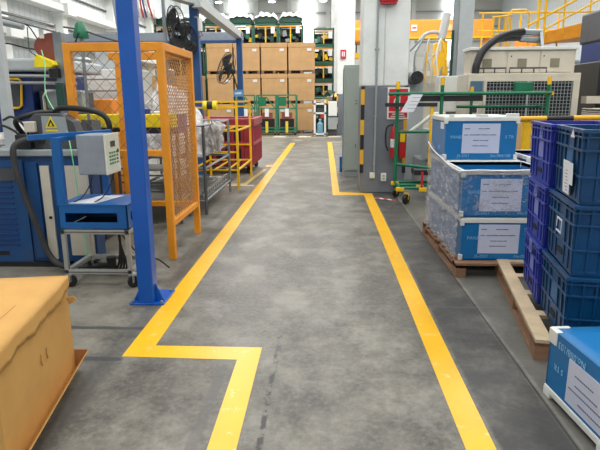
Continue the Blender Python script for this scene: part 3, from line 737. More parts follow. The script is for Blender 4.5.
def fan(loc, axis, r, label, hubback, group='black industrial fans'):
    t = thing('industrial_fan', label, 'fan', loc, 0, group)
    ax = Vector(axis).normalized(); g = MB()
    for rr, off in ((r, 0), (r*.98, .1), (r*.75, -.03), (r*.5, -.045), (r*.25, -.05)):
        g.tube(circ(ax*off, rr, 28, ax), .007 if rr < r*.9 else .011, 5, closed=True)
    u = ax.orthogonal().normalized(); w = ax.cross(u)
    for i in range(20):
        a = 2*PI*i/20; d = u*math.cos(a) + w*math.sin(a)
        g.tube([ax*-.05 + d*.05, ax*-.03 + d*r*.75, d*r, ax*.1 + d*r*.98], .004, 4)
    g.build('guard', BLKPL, t)
    b = MB()
    for i in range(3):
        a = 2*PI*i/3 + .5
        def bl(s, v, a=a):
            rr = .06 + (r*.92-.06)*s; aa = a + (v-.5)*(1.5 - .3*s)
            d = u*math.cos(aa) + w*math.sin(aa); return d*rr + ax*(.03 + .07*(v-.5)) 
        b.grid(bl, 6, 6)
    b.build('blades', BLACK, t, solid=.006, smooth=True)
    MB().cyl(ax*-.01, ax*.08, .07, 14).build('hub', BLKPL, t, smooth=True)
    MB().cyl(ax*.1, ax*.32, .1, 14).build('motor', BLKPL, t, smooth=True)
    MB().tube([ax*.25, Vector(hubback)], .025, 6).build('bracket', DGREY, t)
    return t
fan((-2.98, 11.0, 2.98), (.75,.5,.1), .40, 'large black fan facing left on the nearer blue gantry post', (.3,.25,-.15))
fan((-2.72, 10.85, 2.74), (-.85,.45,-.1), .34, 'large dark fan facing right, back to back with another on post', (.02,.32,-.1))
fan((-2.95, 16.2, 2.5), (.75,.55,-.3), .46, 'black fan tilted downward on the farther slim blue post', (.35,.38,-.75))
t = thing('hanging_tag', 'small light blue sign hung on the slim blue gantry post', 'sign', (-2.62, 16.5, 1.78))
B(-.14,-.02,-.1,.14,0,.1).build('plate', mat('tag_blue', rgb(90,160,210), .5), t); B(-.1,-.025,-.03,.1,-.02,.03).build('strip', PAPER, t)
t = thing('pull_switch', 'white cylinder with tag hanging on the nearer blue gantry post', 'switch', (-2.49, 11.14, 3.05))
MB().cyl((0,0,-.12),(0,0,.12),.05,12).build('body', WHITE, t, smooth=True); MB().tube([(0,0,-.12),(.05,0,-.2),(-.05,0,-.25)], .01, 6).build('hook', BROWN, t); MB().bar((-.1,0,.14),(0.0,0,.14),.03).build('arm', STEEL, t)

# ------------------------------------------------------------------ far cardboard boxes on pallets
def farbox():
    t = thing('pallet_box', '', 'box', (0,0,0), 0, 'large cardboard pallet boxes stacked at back')
    B(0,.0,.14,1.22,1.1,1.36).build('carton', CARDF, t, bevel=.01)
    B(-.02,-.02,1.18,1.24,1.12,1.38).build('lid', CARDF, t, bevel=.01)
    b = MB()
    for x in (0,.55,1.1): b.box(x,0,0,x+.12,1.1,.12)
    b.box(0,0,.12,1.22,1.1,.14); b.build('pallet', WOODD, t)
    B(.88,-.03,1.0,1.08,-.0,1.12).build('label', PAPER, t)
    return t
fb = farbox(); first = True
rows = ('bottom', 'middle', 'top')
cols = ('second from the white pallet stand', 'next to the white-framed stand', '', '')
names = ['leftmost visible column behind the blue post', 'second column from left', 'third column from left', 'fourth column beside the dark racks']
for ci, x in enumerate((-5.62, -4.32, -3.03, -1.73)):
    for ri in range(3):
        x_ = x + random.uniform(-.015, .015)
        lab = 'tall brown carton on pallet, %s row, %s' % (rows[ri], names[ci])
        o = fb if first else dup(fb, None)
        first = False; o.location = (x_, 26.2 + .03*(ri % 2), ri*1.39); o['label'] = lab
for ci, x in enumerate((-9.0+.1, -7.4)):
    for ri in range(2):
        o = dup(fb, (x, 27.2, ri*1.39), 0, 'brown carton seen beyond the cage, %s, %s of two' % (('left one','right one')[ci], ('lower','upper')[ri]))

# ------------------------------------------------------------------ dark green stacking racks at the back
def rack(loc, label, seed, w=1.25, h=1.05, deep=True):
    random.seed(seed)
    t = thing('stacking_rack', label, 'rack', loc, 0, 'dark green stacking racks at back')
    for x in (0, w-.07):
        for y in (0, 1.1): B(x,y,0,x+.07,y+.07,h).build('post', GREEN2, t)
    for z in (.0, h-.1):
        B(0,0,z,w,.06,z+.08).build('beam', GREEN2, t); B(0,1.1,z,w,1.16,z+.08).build('beam', GREEN2, t)
    B(.07,-.02,h-.2,w-.07,.0,h-.14).build('front_rail', ORANGE, t)
    B(w*.5-.03,-.02,.1,w*.5+.03,.02,h-.2).build('mid_post', YELLOW, t)
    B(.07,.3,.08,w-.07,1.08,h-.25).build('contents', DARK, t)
    ms = (DGREEN, DGREEN, BLKPL, BEIGE, YELLOW, STEEL, DGREEN, RACKG)
    for i in range(7):
        x = .14 + (w-.3)*i/6; q = .15 + .3*random.random()
        MB().cbox((x, .1+.12*random.random(), .1+q*.5+random.choice((0,.25,.4))*h*.6), (.12+.1*random.random(),.2,q*.7), (0,random.uniform(-.4,.4),random.random()*.4)).build('stored_part', random.choice(ms), t)
    B(w*.72,-.04,h-.5,w*.72+.2,-.025,h-.18).build('label_card', PAPER, t)
    return t
GREEN2 = mat('mid_green_paint', rgb(40, 96, 76), .5, var=.2)
bay = ('first','second','third','fourth','fifth','sixth','seventh')
for i in range(7):
    x = -8.75 + 1.27*i
    if i % 2 == 0 and i < 6: rack((x, 28.6, 0), 'tall green storage rack behind the cartons, under the %s top bay from left' % bay[i], 40+i, w=2.5 if i < 6 else 1.2, h=4.28)
    if i < 6: rack((x, 28.6, 4.3), 'dark green top rack above cartons, %s bay from the left' % bay[i], 10+i)
lev = ('lowest','second','third','fourth','fifth','sixth')
for j in range(6):
    rack((-.62, 28.2, .84*j), 'green stacking cage in the column beside cartons, %s level from floor' % lev[j], 60+j, w=1.05, h=.84)
for i in range(6):
    x = -8.75 + 1.27*i
    def wr(u, v, i=i):
        return (1.2*u, 1.05*v, (.40*math.sin(PI*min(1,max(0,u)))**.3 + .09*math.sin(11*u+i)*math.sin(6*v)+.05*math.sin(23*u+2*i))*math.sin(PI*(.08+.84*v))**.5)
    t = thing('wrapped_bundle', 'pale wrapped bundle on the %s top rack bay from left' % bay[i], 'bundle', (x+.02, 28.65, 5.36), 0, 'wrapped bundles on the racks')
    B(.05,.05,0,1.15,1.0,.26).build('green_load', DGREEN, t, bevel=.02)
    MB().grid(wr, 30, 12).build('plastic_cover', BUNDLE, t, smooth=True, solid=.02, loc=(0,0,.13))
# green trolleys in front of the cartons
def gtrolley():
    t = thing('green_trolley', '', 'trolley', (0,0,0), 0, 'green trolleys before the cartons')
    w = .86
    for x in (0,w):
        for y in (0,.7): B(x-.03,y,.14,x+.03,y+.05,1.78).build('post', RACKG, t)
    for z in (.3, 1.15, 1.74): B(0,0,z,w,.05,z+.06).build('rail', RACKG, t)
    B(0,.05,.14,w,.7,.24).build('deck', RACKG, t)
    B(.06,.0,1.3,.42,.02,1.7).build('green_panel', GREEN, t)
    MB().bar((.42,.03,1.7),(.82,.03,1.2),.05).build('brace', RACKG, t)
    B(.36,-.03,1.15-.32,.54,-.01,1.18).build('label_card', PAPER, t)
    B(.38,-.06,.12,.5,.0,.62).build('yellow_block', ORFLAP, t)
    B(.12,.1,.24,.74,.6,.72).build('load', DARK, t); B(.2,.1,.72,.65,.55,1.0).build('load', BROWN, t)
    for x in (.05,w-.05): caster(t, x, .05, .06, .04, fork=YELLOW, rz=.2)
    return t
g0 = gtrolley(); g0.location = (-3.08, 24.6, 0); g0['label'] = 'green wheeled trolley with white card, middle of three before cartons'
dup(g0, (-2.17, 24.6, 0), 0, 'green wheeled trolley with white card, rightmost of three before cartons')
dup(g0, (-4.05, 24.7, 0), 0, 'green wheeled trolley half hidden behind yellow rack and blue post')

# white stand with bottle, box and grey bins at pillar two
t = thing('bottle_stand', 'white frame stand holding bottles left of the far pillar', 'stand', (-.5, 24.0, 0))
for x in (.04,.5): B(x-.04,0,0,x+.04,.06,1.55).build('post', WHITE, t); B(x-.04,.5,0,x+.04,.56,1.55).build('post', WHITE, t)
for z in (.95,1.35,.04): B(0,0,z,.54,.56,z+.07).build('shelf', WHITE, t)
B(.12,.1,1.05,.42,.4,1.2).build('dark_unit', DGREY, t); B(.3,.02,.78,.45,.2,.94).build('red_part', RED, t)
t = thing('water_bottle', 'pale blue water drum standing in the white frame stand', 'bottle', (-.22, 24.15, .11))
MB().lathe([(.12,0),(.14,.03),(.14,.42),(.05,.5),(.05,.58)]).build('body', WATERB, t, smooth=True); MB().cyl((0,0,.58),(0,0,.63),.055,12).build('cap', WHITE, t)
t = thing('white_cabinet', 'white metal box on grey bin beside the white stand', 'cabinet', (.14, 24.05, 0))
B(0,0,.86,.38,.4,1.5).build('body', WHITE, t, bevel=.01); B(.02,-.01,.9,.36,0,1.46).build('door', WHITE, t)
B(.0,.05,.0,.36,.4,.86).build('stand', DGREY, t)
MB().prism([(.0,.3),(.36,.3),(.42,.8),(-.02,.8)], -.2,.0).build('grey_bin', GREY, t)
# dark machinery right of racks
t = thing('stored_machinery', 'dark green machinery clutter between racks and far pillar', 'machinery', (-.35, 26.4, 0))
random.seed(5)
B(0,.3,0,1.2,1.2,1.4).build('base', DGREEN, t)
for i in range(10):
    MB().cbox((.1+random.random(), random.random()*.4, 1.4+random.random()*.5), (.25,.25,.2), (random.random(),random.random(),0)).build('part', random.choice((DGREEN, BEIGE, YELLOW, DGREY)), t)

# ------------------------------------------------------------------ right side: panel boxes on pallet
def pallet(name, label, x, y, w, l, rz, m, m2, z=.14, slats=6, along='y'):
    t = thing(name, label, 'pallet', (x, y, 0), rz)
    for i in range(3):
        xx = (w-.09)*i/2
        for j in range(3): B(xx, (l-.16)*j/2, .02, xx+.09, (l-.16)*j/2+.16, z-.022).build('block', m2, t)
        B(xx,0,0,xx+.09,l,.02).build('bottom_board', m2, t)
        B(xx,0,z-.045,xx+.09,l,z-.022).build('stringer', m2, t)
    if along == 'x':
        for xx in (0, w-.1): B(xx,0,z-.022,xx+.1,l,z).build('edge_board', m, t)
    for i in range(slats):
        if along == 'x':
            yy = (l-.09)*i/(slats-1); B(.1,yy,z-.03,w-.1,yy+.09,z-.004).build('deck_board', m, t); continue
        yy = (l-.1)*i/(slats-1); B(0,yy,z-.022,w,yy+.1,z).build('deck_board', m, t)
    return t
pallet('wooden_pallet', 'brown wooden pallet under the wrapped blue panel boxes', 1.2, 4.72, 1.55, 1.72, 0, WOODD, WOODD, .135, 9)
def panelbox(name, label, loc, w, d, h, txt, rz=0, group='blue panel shipping boxes with printed labels', open_=False, paper=(.16,.40,.07,.30), body=PBLUE, left=PBLUEL):
    t = thing(name, label, 'box', loc, rz, group)
    T = .012
    B(0,0,.0,w,T,h).build('front_panel', body, t); B(0,d-T,0,w,d,h).build('back_panel', body, t)
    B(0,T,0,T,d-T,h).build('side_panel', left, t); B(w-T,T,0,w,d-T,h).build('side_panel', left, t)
    B(T,T,0,w-T,d-T,.012).build('bottom_panel', body, t)
    b = MB(); e = .012; hh = .035
    b.box(-e,-e,h-hh,w+e,T,h+.006); b.box(-e,d-T,h-hh,w+e,d+e,h+.006); b.box(-e,T,h-hh,T,d-T,h+.006); b.box(w-T,T,h-hh,w+e,d-T,h+.006)
    b.build('rim', TRIMW, t, bevel=.004)
    for x in (0,w):
        for y in (0,d): B(x-.018,y-.018,h-.06,x+.018,y+.018,h-.0).build('corner_clip', TRIMW, t, bevel=.004); B(x-.018,y-.018,-.002,x+.018,y+.018,.05).build('corner_clip', TRIMW, t, bevel=.004)
    if not open_:
        B(-.0,0,h,w,d,h+.012).build('lid', body if open_ is None else TRIMW, t)
    px0, px1, pz0, pz1 = paper
    p = B(px0,-.003,pz0,px1,.0,pz1).build('label_sheet', LILAC, t)
    m = MB(); hgt = pz1-pz0; ww = px1-px0
    for (fz, segs) in ((.83, ((.06,.2),(.42,.72))), (.62, ((.05,.16),(.2,.5),(.52,.9))), (.43, ((.3,.46),(.48,.7))), (.25, ((.28,.44),(.46,.7)))):
        for a, c in segs:
            u = a
            while u < c - .01:
                e2 = min(c, u + .022); m.box(px0+ww*u,-.0045,pz0+hgt*fz-.0035,px0+ww*e2,-.003,pz0+hgt*fz+.0035+.001*((int(u*97))%3)); u += .028
    m.build('lettering', PRINT, p)
    for s, x, z, size, al in txt: text(s, size, INKW, t, (x, -.004, z), ax=al)
    return t
def std(w, h, no): return [('PANEL', .05, h*.5, .045, 'LEFT'), ('S TR', w-.03, h*.5, .045, 'RIGHT'), ('JS-2021', .13, .02, .042, 'LEFT'), (no, w-.05, .02, .042, 'RIGHT')]
B1 = panelbox('panel_box', 'lowest front blue panel box sitting on the brown pallet', (1.262,4.85,.135), .74, .7, .385, std(.74,.385,'No.092/100'), paper=(.155,.525,.06,.335))
panelbox('panel_box', 'middle open blue panel box under plastic wrap, white rim', (1.245,4.85,.545), .76, .7, .42, std(.76,.42,'No.088/100'), open_=True, paper=(.16,.53,.05,.345))
panelbox('panel_box', 'rear lowest blue panel box behind under the wrap', (1.25,5.58,.135), .74, .76, .385, [], paper=(.16,.53,.07,.3))
panelbox('panel_box', 'rear middle blue panel box under the topmost box', (1.25,5.58,.545), .74, .76, .42, [], paper=(.16,.53,.07,.3))
topb = panelbox('panel_box', 'topmost blue panel box with clear printed sheet at its front', (1.235,5.62,.985), .72, .72, .42, std(.72,.42,'No.084/100'), paper=(.17,.55,.06,.36))
B(.3,-.004,.405,.42,.03,.455).build('handle', TRIMW, topb, bevel=.006); B(.03,-.004,.425,.08,.03,.455).build('handle', TRIMW, topb, bevel=.006); B(.6,-.004,.40,.73,.03,.46).build('handle', TRIMW, topb, bevel=.006)
B(-.004,.08,.3,.0,.24,.37).build('side_tag', PAPER, topb)
text('089', .06, INKW, topb, (-.004, .3, .08), (PI/2, 0, -PI/2))
panelbox('violet_panel_box', 'violet box with white rim low behind the front crates', (2.05,5.5,.135), .62, .7, .385, [], body=CRATEV, left=CRATEV, open_=True, group='violet boxes behind crates', paper=(.16,.53,.07,.3))
panelbox('violet_panel_box', 'violet white-rimmed box, upper of two right of panel boxes', (2.05,5.5,.54), .62, .7, .48, [], body=CRATEV, left=CRATEV, open_=True, group='violet boxes behind crates', paper=(.16,.53,.07,.3))
# stretch film
def wrapf(u, v):
    # u along: front (aisle side corner) ; v height
    y = 6.35 - u*1.52
    zt = 1.12 - .16*min(1, u*1.3) + .02*math.sin(14*u); z = .14 + (zt-.14)*v
    return (1.215 - .004*math.sin(9*u+6*v) - .004*math.sin(61*v+25*u) - .008*abs(math.sin(27*v-11*u)), y, z)
t = thing('stretch_film', 'clear crinkled stretch film wrapped round the stacked panel boxes', 'plastic film', (0,0,0))
MB().grid(wrapf, 60, 60).build('side_wrap', FILM, t, smooth=True)
def wrapg(u, v):
    x = 1.21 + u*.80; zt = .965 + .012*math.sin(20*u); zb = .57 + .0*u
    z = zb + (zt-zb)*v
    return (x, 4.826 - .008*math.sin(13*u+5*v) - .008*abs(math.sin(23*v+9*u)), z)
MB().grid(wrapg, 40, 30).build('front_wrap', FILMC, t, smooth=True)
MB().tube(curve([(1.2,4.83,.965),(1.4,4.82,.972),(1.6,4.83,.965),(1.8,4.82,.973),(2.0,4.83,.965)],6), .008, 6).build('top_fold', BUNDLE, t, smooth=True)
MB().tube(curve([(1.205,6.35,1.1),(1.2,6.0,1.04),(1.205,5.6,1.0),(1.2,5.2,.97),(1.2,4.83,.965)],6), .006, 6).build('top_fold', BUNDLE, t, smooth=True)

# second pallet with crate stacks
rzp = -math.radians(9.6)
pal2 = pallet('wooden_pallet', 'pale wooden pallet sticking out under the crate stacks', 1.31, 3.13, 1.25, 1.78, rzp, WOOD, WOODD, .14, 5, 'x')
def crate(m, mlab, ptag):
    t = thing('plastic_crate', '', 'crate', (0,0,0), 0, ptag)
    W, L, Hc, th = .44, .6, .425, .012; tp = .018
    b = MB()
    def wall(p0, p1, q0, q1):  # outer bottom p, outer top q -> thin slab inward handled by solidify
        n = len(b.v); b.v += [p0, p1, q1, q0]; b.f.append((n, n+1, n+2, n+3))
    c0 = [(tp,tp,0),(W-tp,tp,0),(W-tp,L-tp,0),(tp,L-tp,0)]; c1 = [(0+.008,0+.008,Hc),(W-.008,.008,Hc),(W-.008,L-.008,Hc),(.008,L-.008,Hc)]
    for i in range(4): wall(c0[i], c0[(i+1)%4], c1[i], c1[(i+1)%4])
    n = len(b.v); b.v += c0; b.f.append((n, n+1, n+2, n+3))
    b.build('crate_body', m, t, solid=.008)
    r = MB(); e = .006
    for z0, z1, o in ((Hc-.022,Hc,.016),(Hc-.05,Hc-.04,.013),(Hc-.125,Hc-.112,.015),(Hc-.275,Hc-.262,.014),(.01,.03,.006)):
        k = tp*(1-z0/Hc)
        r.box(k-o,k-o,z0,W-k+o,k+.004,z1); r.box(k-o,L-k-.004,z0,W-k+o,L-k+o,z1); r.box(k-o,k,z0,k+.004,L-k,z1); r.box(W-k-.004,k,z0,W-k+o,L-k,z1)
    r.build('rim_ribs', m, t, bevel=.002)
    v = MB()
    for y in (.02,.1,.2,.4,.5,.58):
        v.bar((tp-.004+.0,y,.02),(-.001,y,Hc-.01),.014,.018, up=(0,1,0)); v.bar((W-tp+.004,y,.02),(W-.002,y,Hc-.01),.008,.012, up=(0,1,0))
    for x in (.02,.09,.16,.28,.35,.42):
        v.bar((x,tp-.004,.02),(x,-.001,Hc-.01),.014,.018, up=(0,1,0)); v.bar((x,L-tp+.004,.02),(x,L-.002,Hc-.01),.008,.012, up=(0,1,0))
    v.build('upright_ribs', m, t)
    lp = B(.004,.22,Hc-.245,.016,.36,Hc-.13).build('label_recess', mlab, t)
    B(.002,.22,.07,.012,.34,.1).build('handle_slot', DARK, t); B(.19-.04,.0,Hc-.1,.29,.008,Hc-.06).build('handle_slot', DARK, t)
    return t
cv = crate(CRATEV, CRVIN, 'violet crates in one stack'); cb = crate(CRATEB, CRBIN, 'blue crates in one stack')
c_, s_ = math.cos(rzp), math.sin(rzp)
for i in range(3):
    o = cv if i == 0 else dup(cv, None)
    o.location = (1.53, 3.72, .14+.43*i); o.rotation_euler = (0,0,rzp+.02*(i-1)); o['label'] = 'violet ribbed plastic crate, %s of the violet stack' % ('bottom','middle','top')[i]
    o = cb if i == 0 else dup(cb, None)
    o.location = (1.445, 3.08, .14+.43*i); o.rotation_euler = (0,0,rzp+.012*(1-i)); o['label'] = 'dark blue ribbed plastic crate, %s of the blue stack' % ('bottom','middle','top')[i]
# violet crate tags, blue crate papers are things stuck on: labels
def sticker(name, label, loc, rz, w, h, m, extra=None, tilt=0):
    t = thing(name, label, 'label', loc, rz); t.rotation_euler = (0, tilt, rz)
    B(-.0025,-w/2,-h/2,-.0005,w/2,h/2).build('sheet', m, t)
    if extra: extra(t)
    return t
def Lmark(t):
    b = MB(); b.box(-.004,-.03,-.03,-.0025,-.02,.03); b.box(-.004,-.03,-.03,-.0025,.03,-.02); b.box(-.004,-.01,-.01,-.0025,.03,.0); b.box(-.004,.02,-.01,-.0025,.03,.03); b.build('printed_mark', CRATEV, t)
for z, w_ in ((1.385,'top'),(.955,'middle'),(.525,'bottom')):
    k_ = .46; sticker('card_label', 'small pale card in the upper corner of %s violet crate' % w_, (1.53-s_*.0 + math.sin(-rzp)*.3-.008, 3.72+.3*c_, z-.02), rzp, .1, .1, CRVIN, Lmark)
def pr(t):
    b = MB()
    for i in range(7): b.box(-.004,-.035,-.08+.02*i,-.0025,.03*((i*37)%3)/3+.005,-.077+.02*i)
    b.build('lettering', PRINT, t)
bx = lambda yy: (1.445 + math.sin(-rzp)*yy, 3.08 + yy*c_)
x_, y_ = bx(.235); o = sticker('paper_tag', 'white paper tag taped on the top blue crate', (x_-.014, y_, 1.13), rzp, .14, .2, PAPER, pr, tilt=-.06)
x_, y_ = bx(.14); o = sticker('paper_tag', 'smaller white sheet beside the tag on the top blue crate', (x_-.016, y_, 1.16), rzp, .09, .13, PAPER, tilt=-.05)
x_, y_ = bx(.27); t = sticker('white_sticker', 'torn white sticker on the middle blue crate', (x_-.016, y_, .86), rzp, .12, .012, PAPER)
B(-.003,-.06,-.08,-.0005,-.052,.0).build('edge', PAPER, t); B(-.003,.052,-.06,-.0005,.06,.0).build('edge', PAPER, t); B(-.003,-.06,-.085,-.0005,.06,-.073).build('edge', PAPER, t)
x_, y_ = bx(.2); t = sticker('arrow_sticker', 'small white arrow mark near the rim of the top blue crate', (x_-.01, y_, 1.40), rzp, .08, .012, PAPER)
t.location.z = 1.375
MB().prism([(-.03,.0),(.03,.0),(.0,.05)], -.003,-.0005,'x').build('arrow_mark', PAPER, t)

# foreground blue box lying upside down, right
t = thing('panel_box', 'blue panel box upside down on floor at the lower right corner', 'box', (1.225, 2.74, 0), 0, 'blue panel shipping boxes with printed labels')
t.rotation_euler = (0,0,math.radians(5.5)); w, l, h = .95, .95, .385
# aisle face is local x = 0 , running towards -y
B(0,-l,.035,.012,0,h).build('side_panel', PBLUE, t); B(0,-.012,.03,w,0,h).build('end_panel', PBLUE, t); B(w-.012,-l,.03,w,0,h).build('side_panel', PBLUE, t); B(0,-l,.03,w,-l+.012,h).build('end_panel', PBLUE, t)
def topf(u, v): return (w*u, -l*v, h+.003+.018*math.sin(PI*u)*math.sin(PI*min(1,v*1.1)))
MB().grid(topf, 12, 12).build('bottom_panel', PBLUE, t, solid=.008, smooth=True)
b = MB(); b.box(-.006,-l-.005,.024,.014,.006,.062); b.box(-.005,-.014,.024,w,.006,.062)
for y in (-.0,-.5,-l): b.box(-.008,y-.06,.0,.03,y+.008,.05)
b.box(w-.05,-.07,0,w,.014,.05); b.build('rim', TRIMW, t, bevel=.006)
B(-.008,-.07,h-.07,.03,.008,h+.01).build('corner_clip', TRIMW, t, bevel=.006); B(.0,-.016,h-.02,.1,.01,h+.012).build('corner_clip', TRIMW, t, bevel=.006)
sh = B(-.003,-.78,.08,-.0,-.2,.315).build('label_sheet', LILAC, t)
m = MB()
for zz, a, c in ((.25,-.42,-.26),(.2,-.46,-.28),(.165,-.6,-.22),(.12,-.5,-.32),(.25,-.72,-.5),(.165,-.75,-.62)):
    u = a
    while u < c: m.box(-.0045,u,zz-.003,-.003,u+.012,zz+.004); u += .016
m.build('lettering', PRINT, sh)
text('No.088/103', .052, INKW, t, (-.004, -.34, .355), (-PI/2, 0, PI/2))
text('JS-2021', .052, INKW, t, (-.004, -.70, .355), (-PI/2, 0, PI/2))
text('S TR', .045, INKW, t, (-.004, -.16, .22), (-PI/2, 0, PI/2))

# ------------------------------------------------------------------ green tube trolley behind panel boxes
t = thing('tube_trolley', 'long green tube trolley with yellow caps right of the grey pillar', 'trolley', (1.16, 8.25, 0))
def ptube(a, b, r=.024, m=GREEN, nm='tube'): return MB().tube([a, b], r, 10).build(nm, m, t, smooth=True)
for (x, y, z) in ((0,.62,1.74),(.7,.62,1.80),(2.36,.62,1.80),(0.0,0,.25),(1.15,-.0,1.1)):
    if z > 1.2:
        ptube((x,y,.1),(x,y,z), .03, nm='post'); ptube((x,y,z),(x,y,z+.12), .033, YELLOW, 'post_cap')
        for dx in (-.05,.05): MB().cyl((x+dx,y-.03,1.665),(x+dx,y+.03,1.665),.03,8).build('clamp', YELLOW, t)
ptube((-.15,.6,1.67),(2.4,.6,1.67), .028, nm='rail'); ptube((0,.62,1.07),(1.1,.62,1.07), nm='rail'); ptube((1.0,.88,1.46),(2.3,.88,1.46), nm='rail')
ptube((1.25,.93,.25),(1.25,.93,1.66), .025, nm='post'); ptube((1.25,.93,1.66),(1.25,.93,1.78), .03, YELLOW, 'post_cap')
for x in (.0,2.3): ptube((x,.0,.25),(x,.62,.25), nm='rail'); ptube((x,.62,1.46),(x,.88,1.46), nm='rail')
for y in (0,.3,.62): ptube((0,y,.25),(2.3,y,.25), nm='rail')
ptube((.0,.62,.55),(.6,.4,.5), nm='rail')
B(-.2,.55,1.47,.62,.62,1.53).build('black_bar', BLKPL, t); B(.35,.64,1.55,1.35,.72,1.64).build('black_bar', BLKPL, t)
B(.25,.2,.42,1.5,.55,.5).build('black_tray', BLKPL, t)
B(1.85,.66,1.69,2.13,.76,1.84).build('green_box', GREEN, t, bevel=.01)
MB().cyl((.33,-.02,.26),(.33,-.02,.5),.018,8).build('red_stick', RED, t)
for (x, y) in ((0,0),(0,.62),(.35,0),(.35,.3),(2.3,0),(2.3,.62)): B(x-.06,y-.04,.2,x+.06,y+.04,.26).build('yellow_joint', YELLOW, t, bevel=.008)
caster(t, .1, .0, .075, .05, fork=YELLOW, rz=.9); caster(t, 2.3, 0, .075, .05, fork=YELLOW); caster(t, .02, .62, .06, .04, fork=YELLOW); caster(t, 2.3, .62, .06, .04, fork=YELLOW)
B(.52,.56,.5,.57,.6,1.5).build('yellow_post', YELLOW, t)
t = thing('hanging_paper', 'tilted white paper sheet hanging on the green trolley rail', 'paper', (1.36, 8.70, 1.53))
MB().prism([(-.17,-.14),(.03,-.14),(.17,.13),(-.02,.13)], 0,.003).build('sheet', PAPER, t)
m = MB()
for i in range(4):
    for q in range(5): m.box(-.06+.03*i*.8+.03*q,-.0015,-.09+.055*i,-.04+.03*i*.8+.03*q,0,-.082+.055*i)
m.build('lettering', PRINT, t)
# things glimpsed behind trolley
t = thing('valve_machine', 'grey pipe and valve machine low behind green trolley', 'machine', (1.75, 9.9, 0))
B(0,.2,0,.45,.9,.5).build('base', GREY, t, bevel=.02); B(.1,.1,.5,.4,.6,1.05).build('column', LGREY, t, bevel=.02)
MB().cyl((.3,.05,.72),(.3,.45,.72),.16,16).build('flange', STEEL, t, smooth=True)
MB().tube(curve([(-.2,.1,1.0),(.0,.1,1.15),(.2,.1,1.3),(.42,.1,1.33)]), .035, 8).build('pipe', CREAM, t, smooth=True)
B(.3,.45,.5,.45,.8,1.3).build('housing', SHEETM, t, bevel=.02)
t = thing('gas_cylinder', 'dark green gas cylinder behind the green trolley', 'cylinder', (2.0, 13.2, 0))
MB().lathe([(.1,0),(.12,.03),(.12,1.0),(.05,1.2),(.04,1.25)]).build('body', GREEN, t, smooth=True); MB().cyl((0,0,1.25),(0,0,1.34),.03,10).build('valve', CHROME, t)
t = thing('white_control_cabinet', 'white control cabinet with small emblem behind green trolley post', 'cabinet', (2.12, 10.4, 0))
B(0,0,1.35,.62,.4,2.0).build('body', WHITE, t, bevel=.01); B(.1,.1,0,.5,.3,1.35).build('stand', GREY, t); B(.34,-.01,1.82,.5,0,1.88).build('emblem', DGREY, t)
B(.36,-.01,1.5,.5,0,1.53).build('nameplate', PRINT, t)
t = thing('electric_motor', 'dark grey electric motor left of the white control cabinet', 'motor', (1.72, 10.6, 0))
MB().cyl((0,-.1,1.98),(0,.3,1.98),.12,16).build('drum', DGREY, t, smooth=True); B(-.15,.3,1.6,.2,.6,2.1).build('mount', GREY, t, bevel=.03); B(-.15,.2,0,.2,.6,1.7).build('stand', LGREY, t)
for i in range(4): MB().tube(circ((0,-.11,1.98), .03+.028*i, 16, (0,1,0)), .006, 4, closed=True).build('fan_guard', BLKPL, t)

# ------------------------------------------------------------------ beige chiller
t = thing('chiller_unit', 'beige chiller cabinet with big dark grille behind green trolley', 'machine', (2.30, 9.25, 0))
Wc = 1.88
B(.06,.03,0,Wc,.78,1.99).build('body', BEIGE, t, bevel=.01)
B(.16,.35,1.99,Wc+.02,.78,2.38).build('upper_cabinet', BEIGE, t, bevel=.01); B(.12,.3,2.38,Wc+.05,.8,2.43).build('cap', TRIMW, t, bevel=.008)
for i, x in enumerate((.2,.78,1.32)):
    d = B(x,.33,2.02,x+.52,.35,2.36).build('door', BEIGE, t, bevel=.004); B(x+.16,.32,2.1,x+.31,.33,2.24).build('louvre', mat('louvre_%d' % i, rgb(130,126,104), .5), d)
    MB().cyl((x+.05,.32,2.28),(x+.05,.33,2.28),.012,8).build('lock', BLACK, d)
g = MB(); gx0, gx1, gz0, gz1 = .36, 1.76, 1.0, 1.86
B(gx0-.05,.0,gz1,gx1+.05,.03,gz1+.03).build('grille_frame', BEIGE, t); B(gx1,.0,gz0,gx1+.03,.03,gz1).build('grille_frame', BEIGE, t); B(gx0-.04,.0,gz0,gx0,.03,gz1).build('grille_frame', BEIGE, t)
B(gx0,.022,gz0,gx1,.029,gz1).build('grille_recess', DARK, t)
x = gx0
while x < gx1: g.box(x,.008,gz0,x+.008,.014,gz1); x += .055
z = gz0
while z < gz1: g.box(gx0,.006,z,gx1,.012,z+.008); z += .055
g.build('grille', GREY, t)
B(gx0+.66,.0,gz0,gx0+.69,.02,gz1).build('divider', LGREY, t)
B(.1,.01,1.63,.3,.03,1.87).build('control_panel', mat('muted_blue', rgb(70,104,130), .4), t); B(.16,.015,1.36,.23,.03,1.47).build('gauge', DGREY, t); B(.14,.02,1.34,.25,.03,1.49).build('gauge_plate', WHITE, t)
for x0, x1 in ((.16,.7),(.76,1.36)):
    m = MB(); m.tube([(x0,.15,2.0),(x0,.15,2.08),(x1,.15,2.08),(x1,.15,2.0)], .014, 6)
    for q in (.33,.66): m.tube([(x0+(x1-x0)*q,.15,2.0),(x0+(x1-x0)*q,.15,2.08)], .012, 6)
    m.build('handrail', DGREY, t)
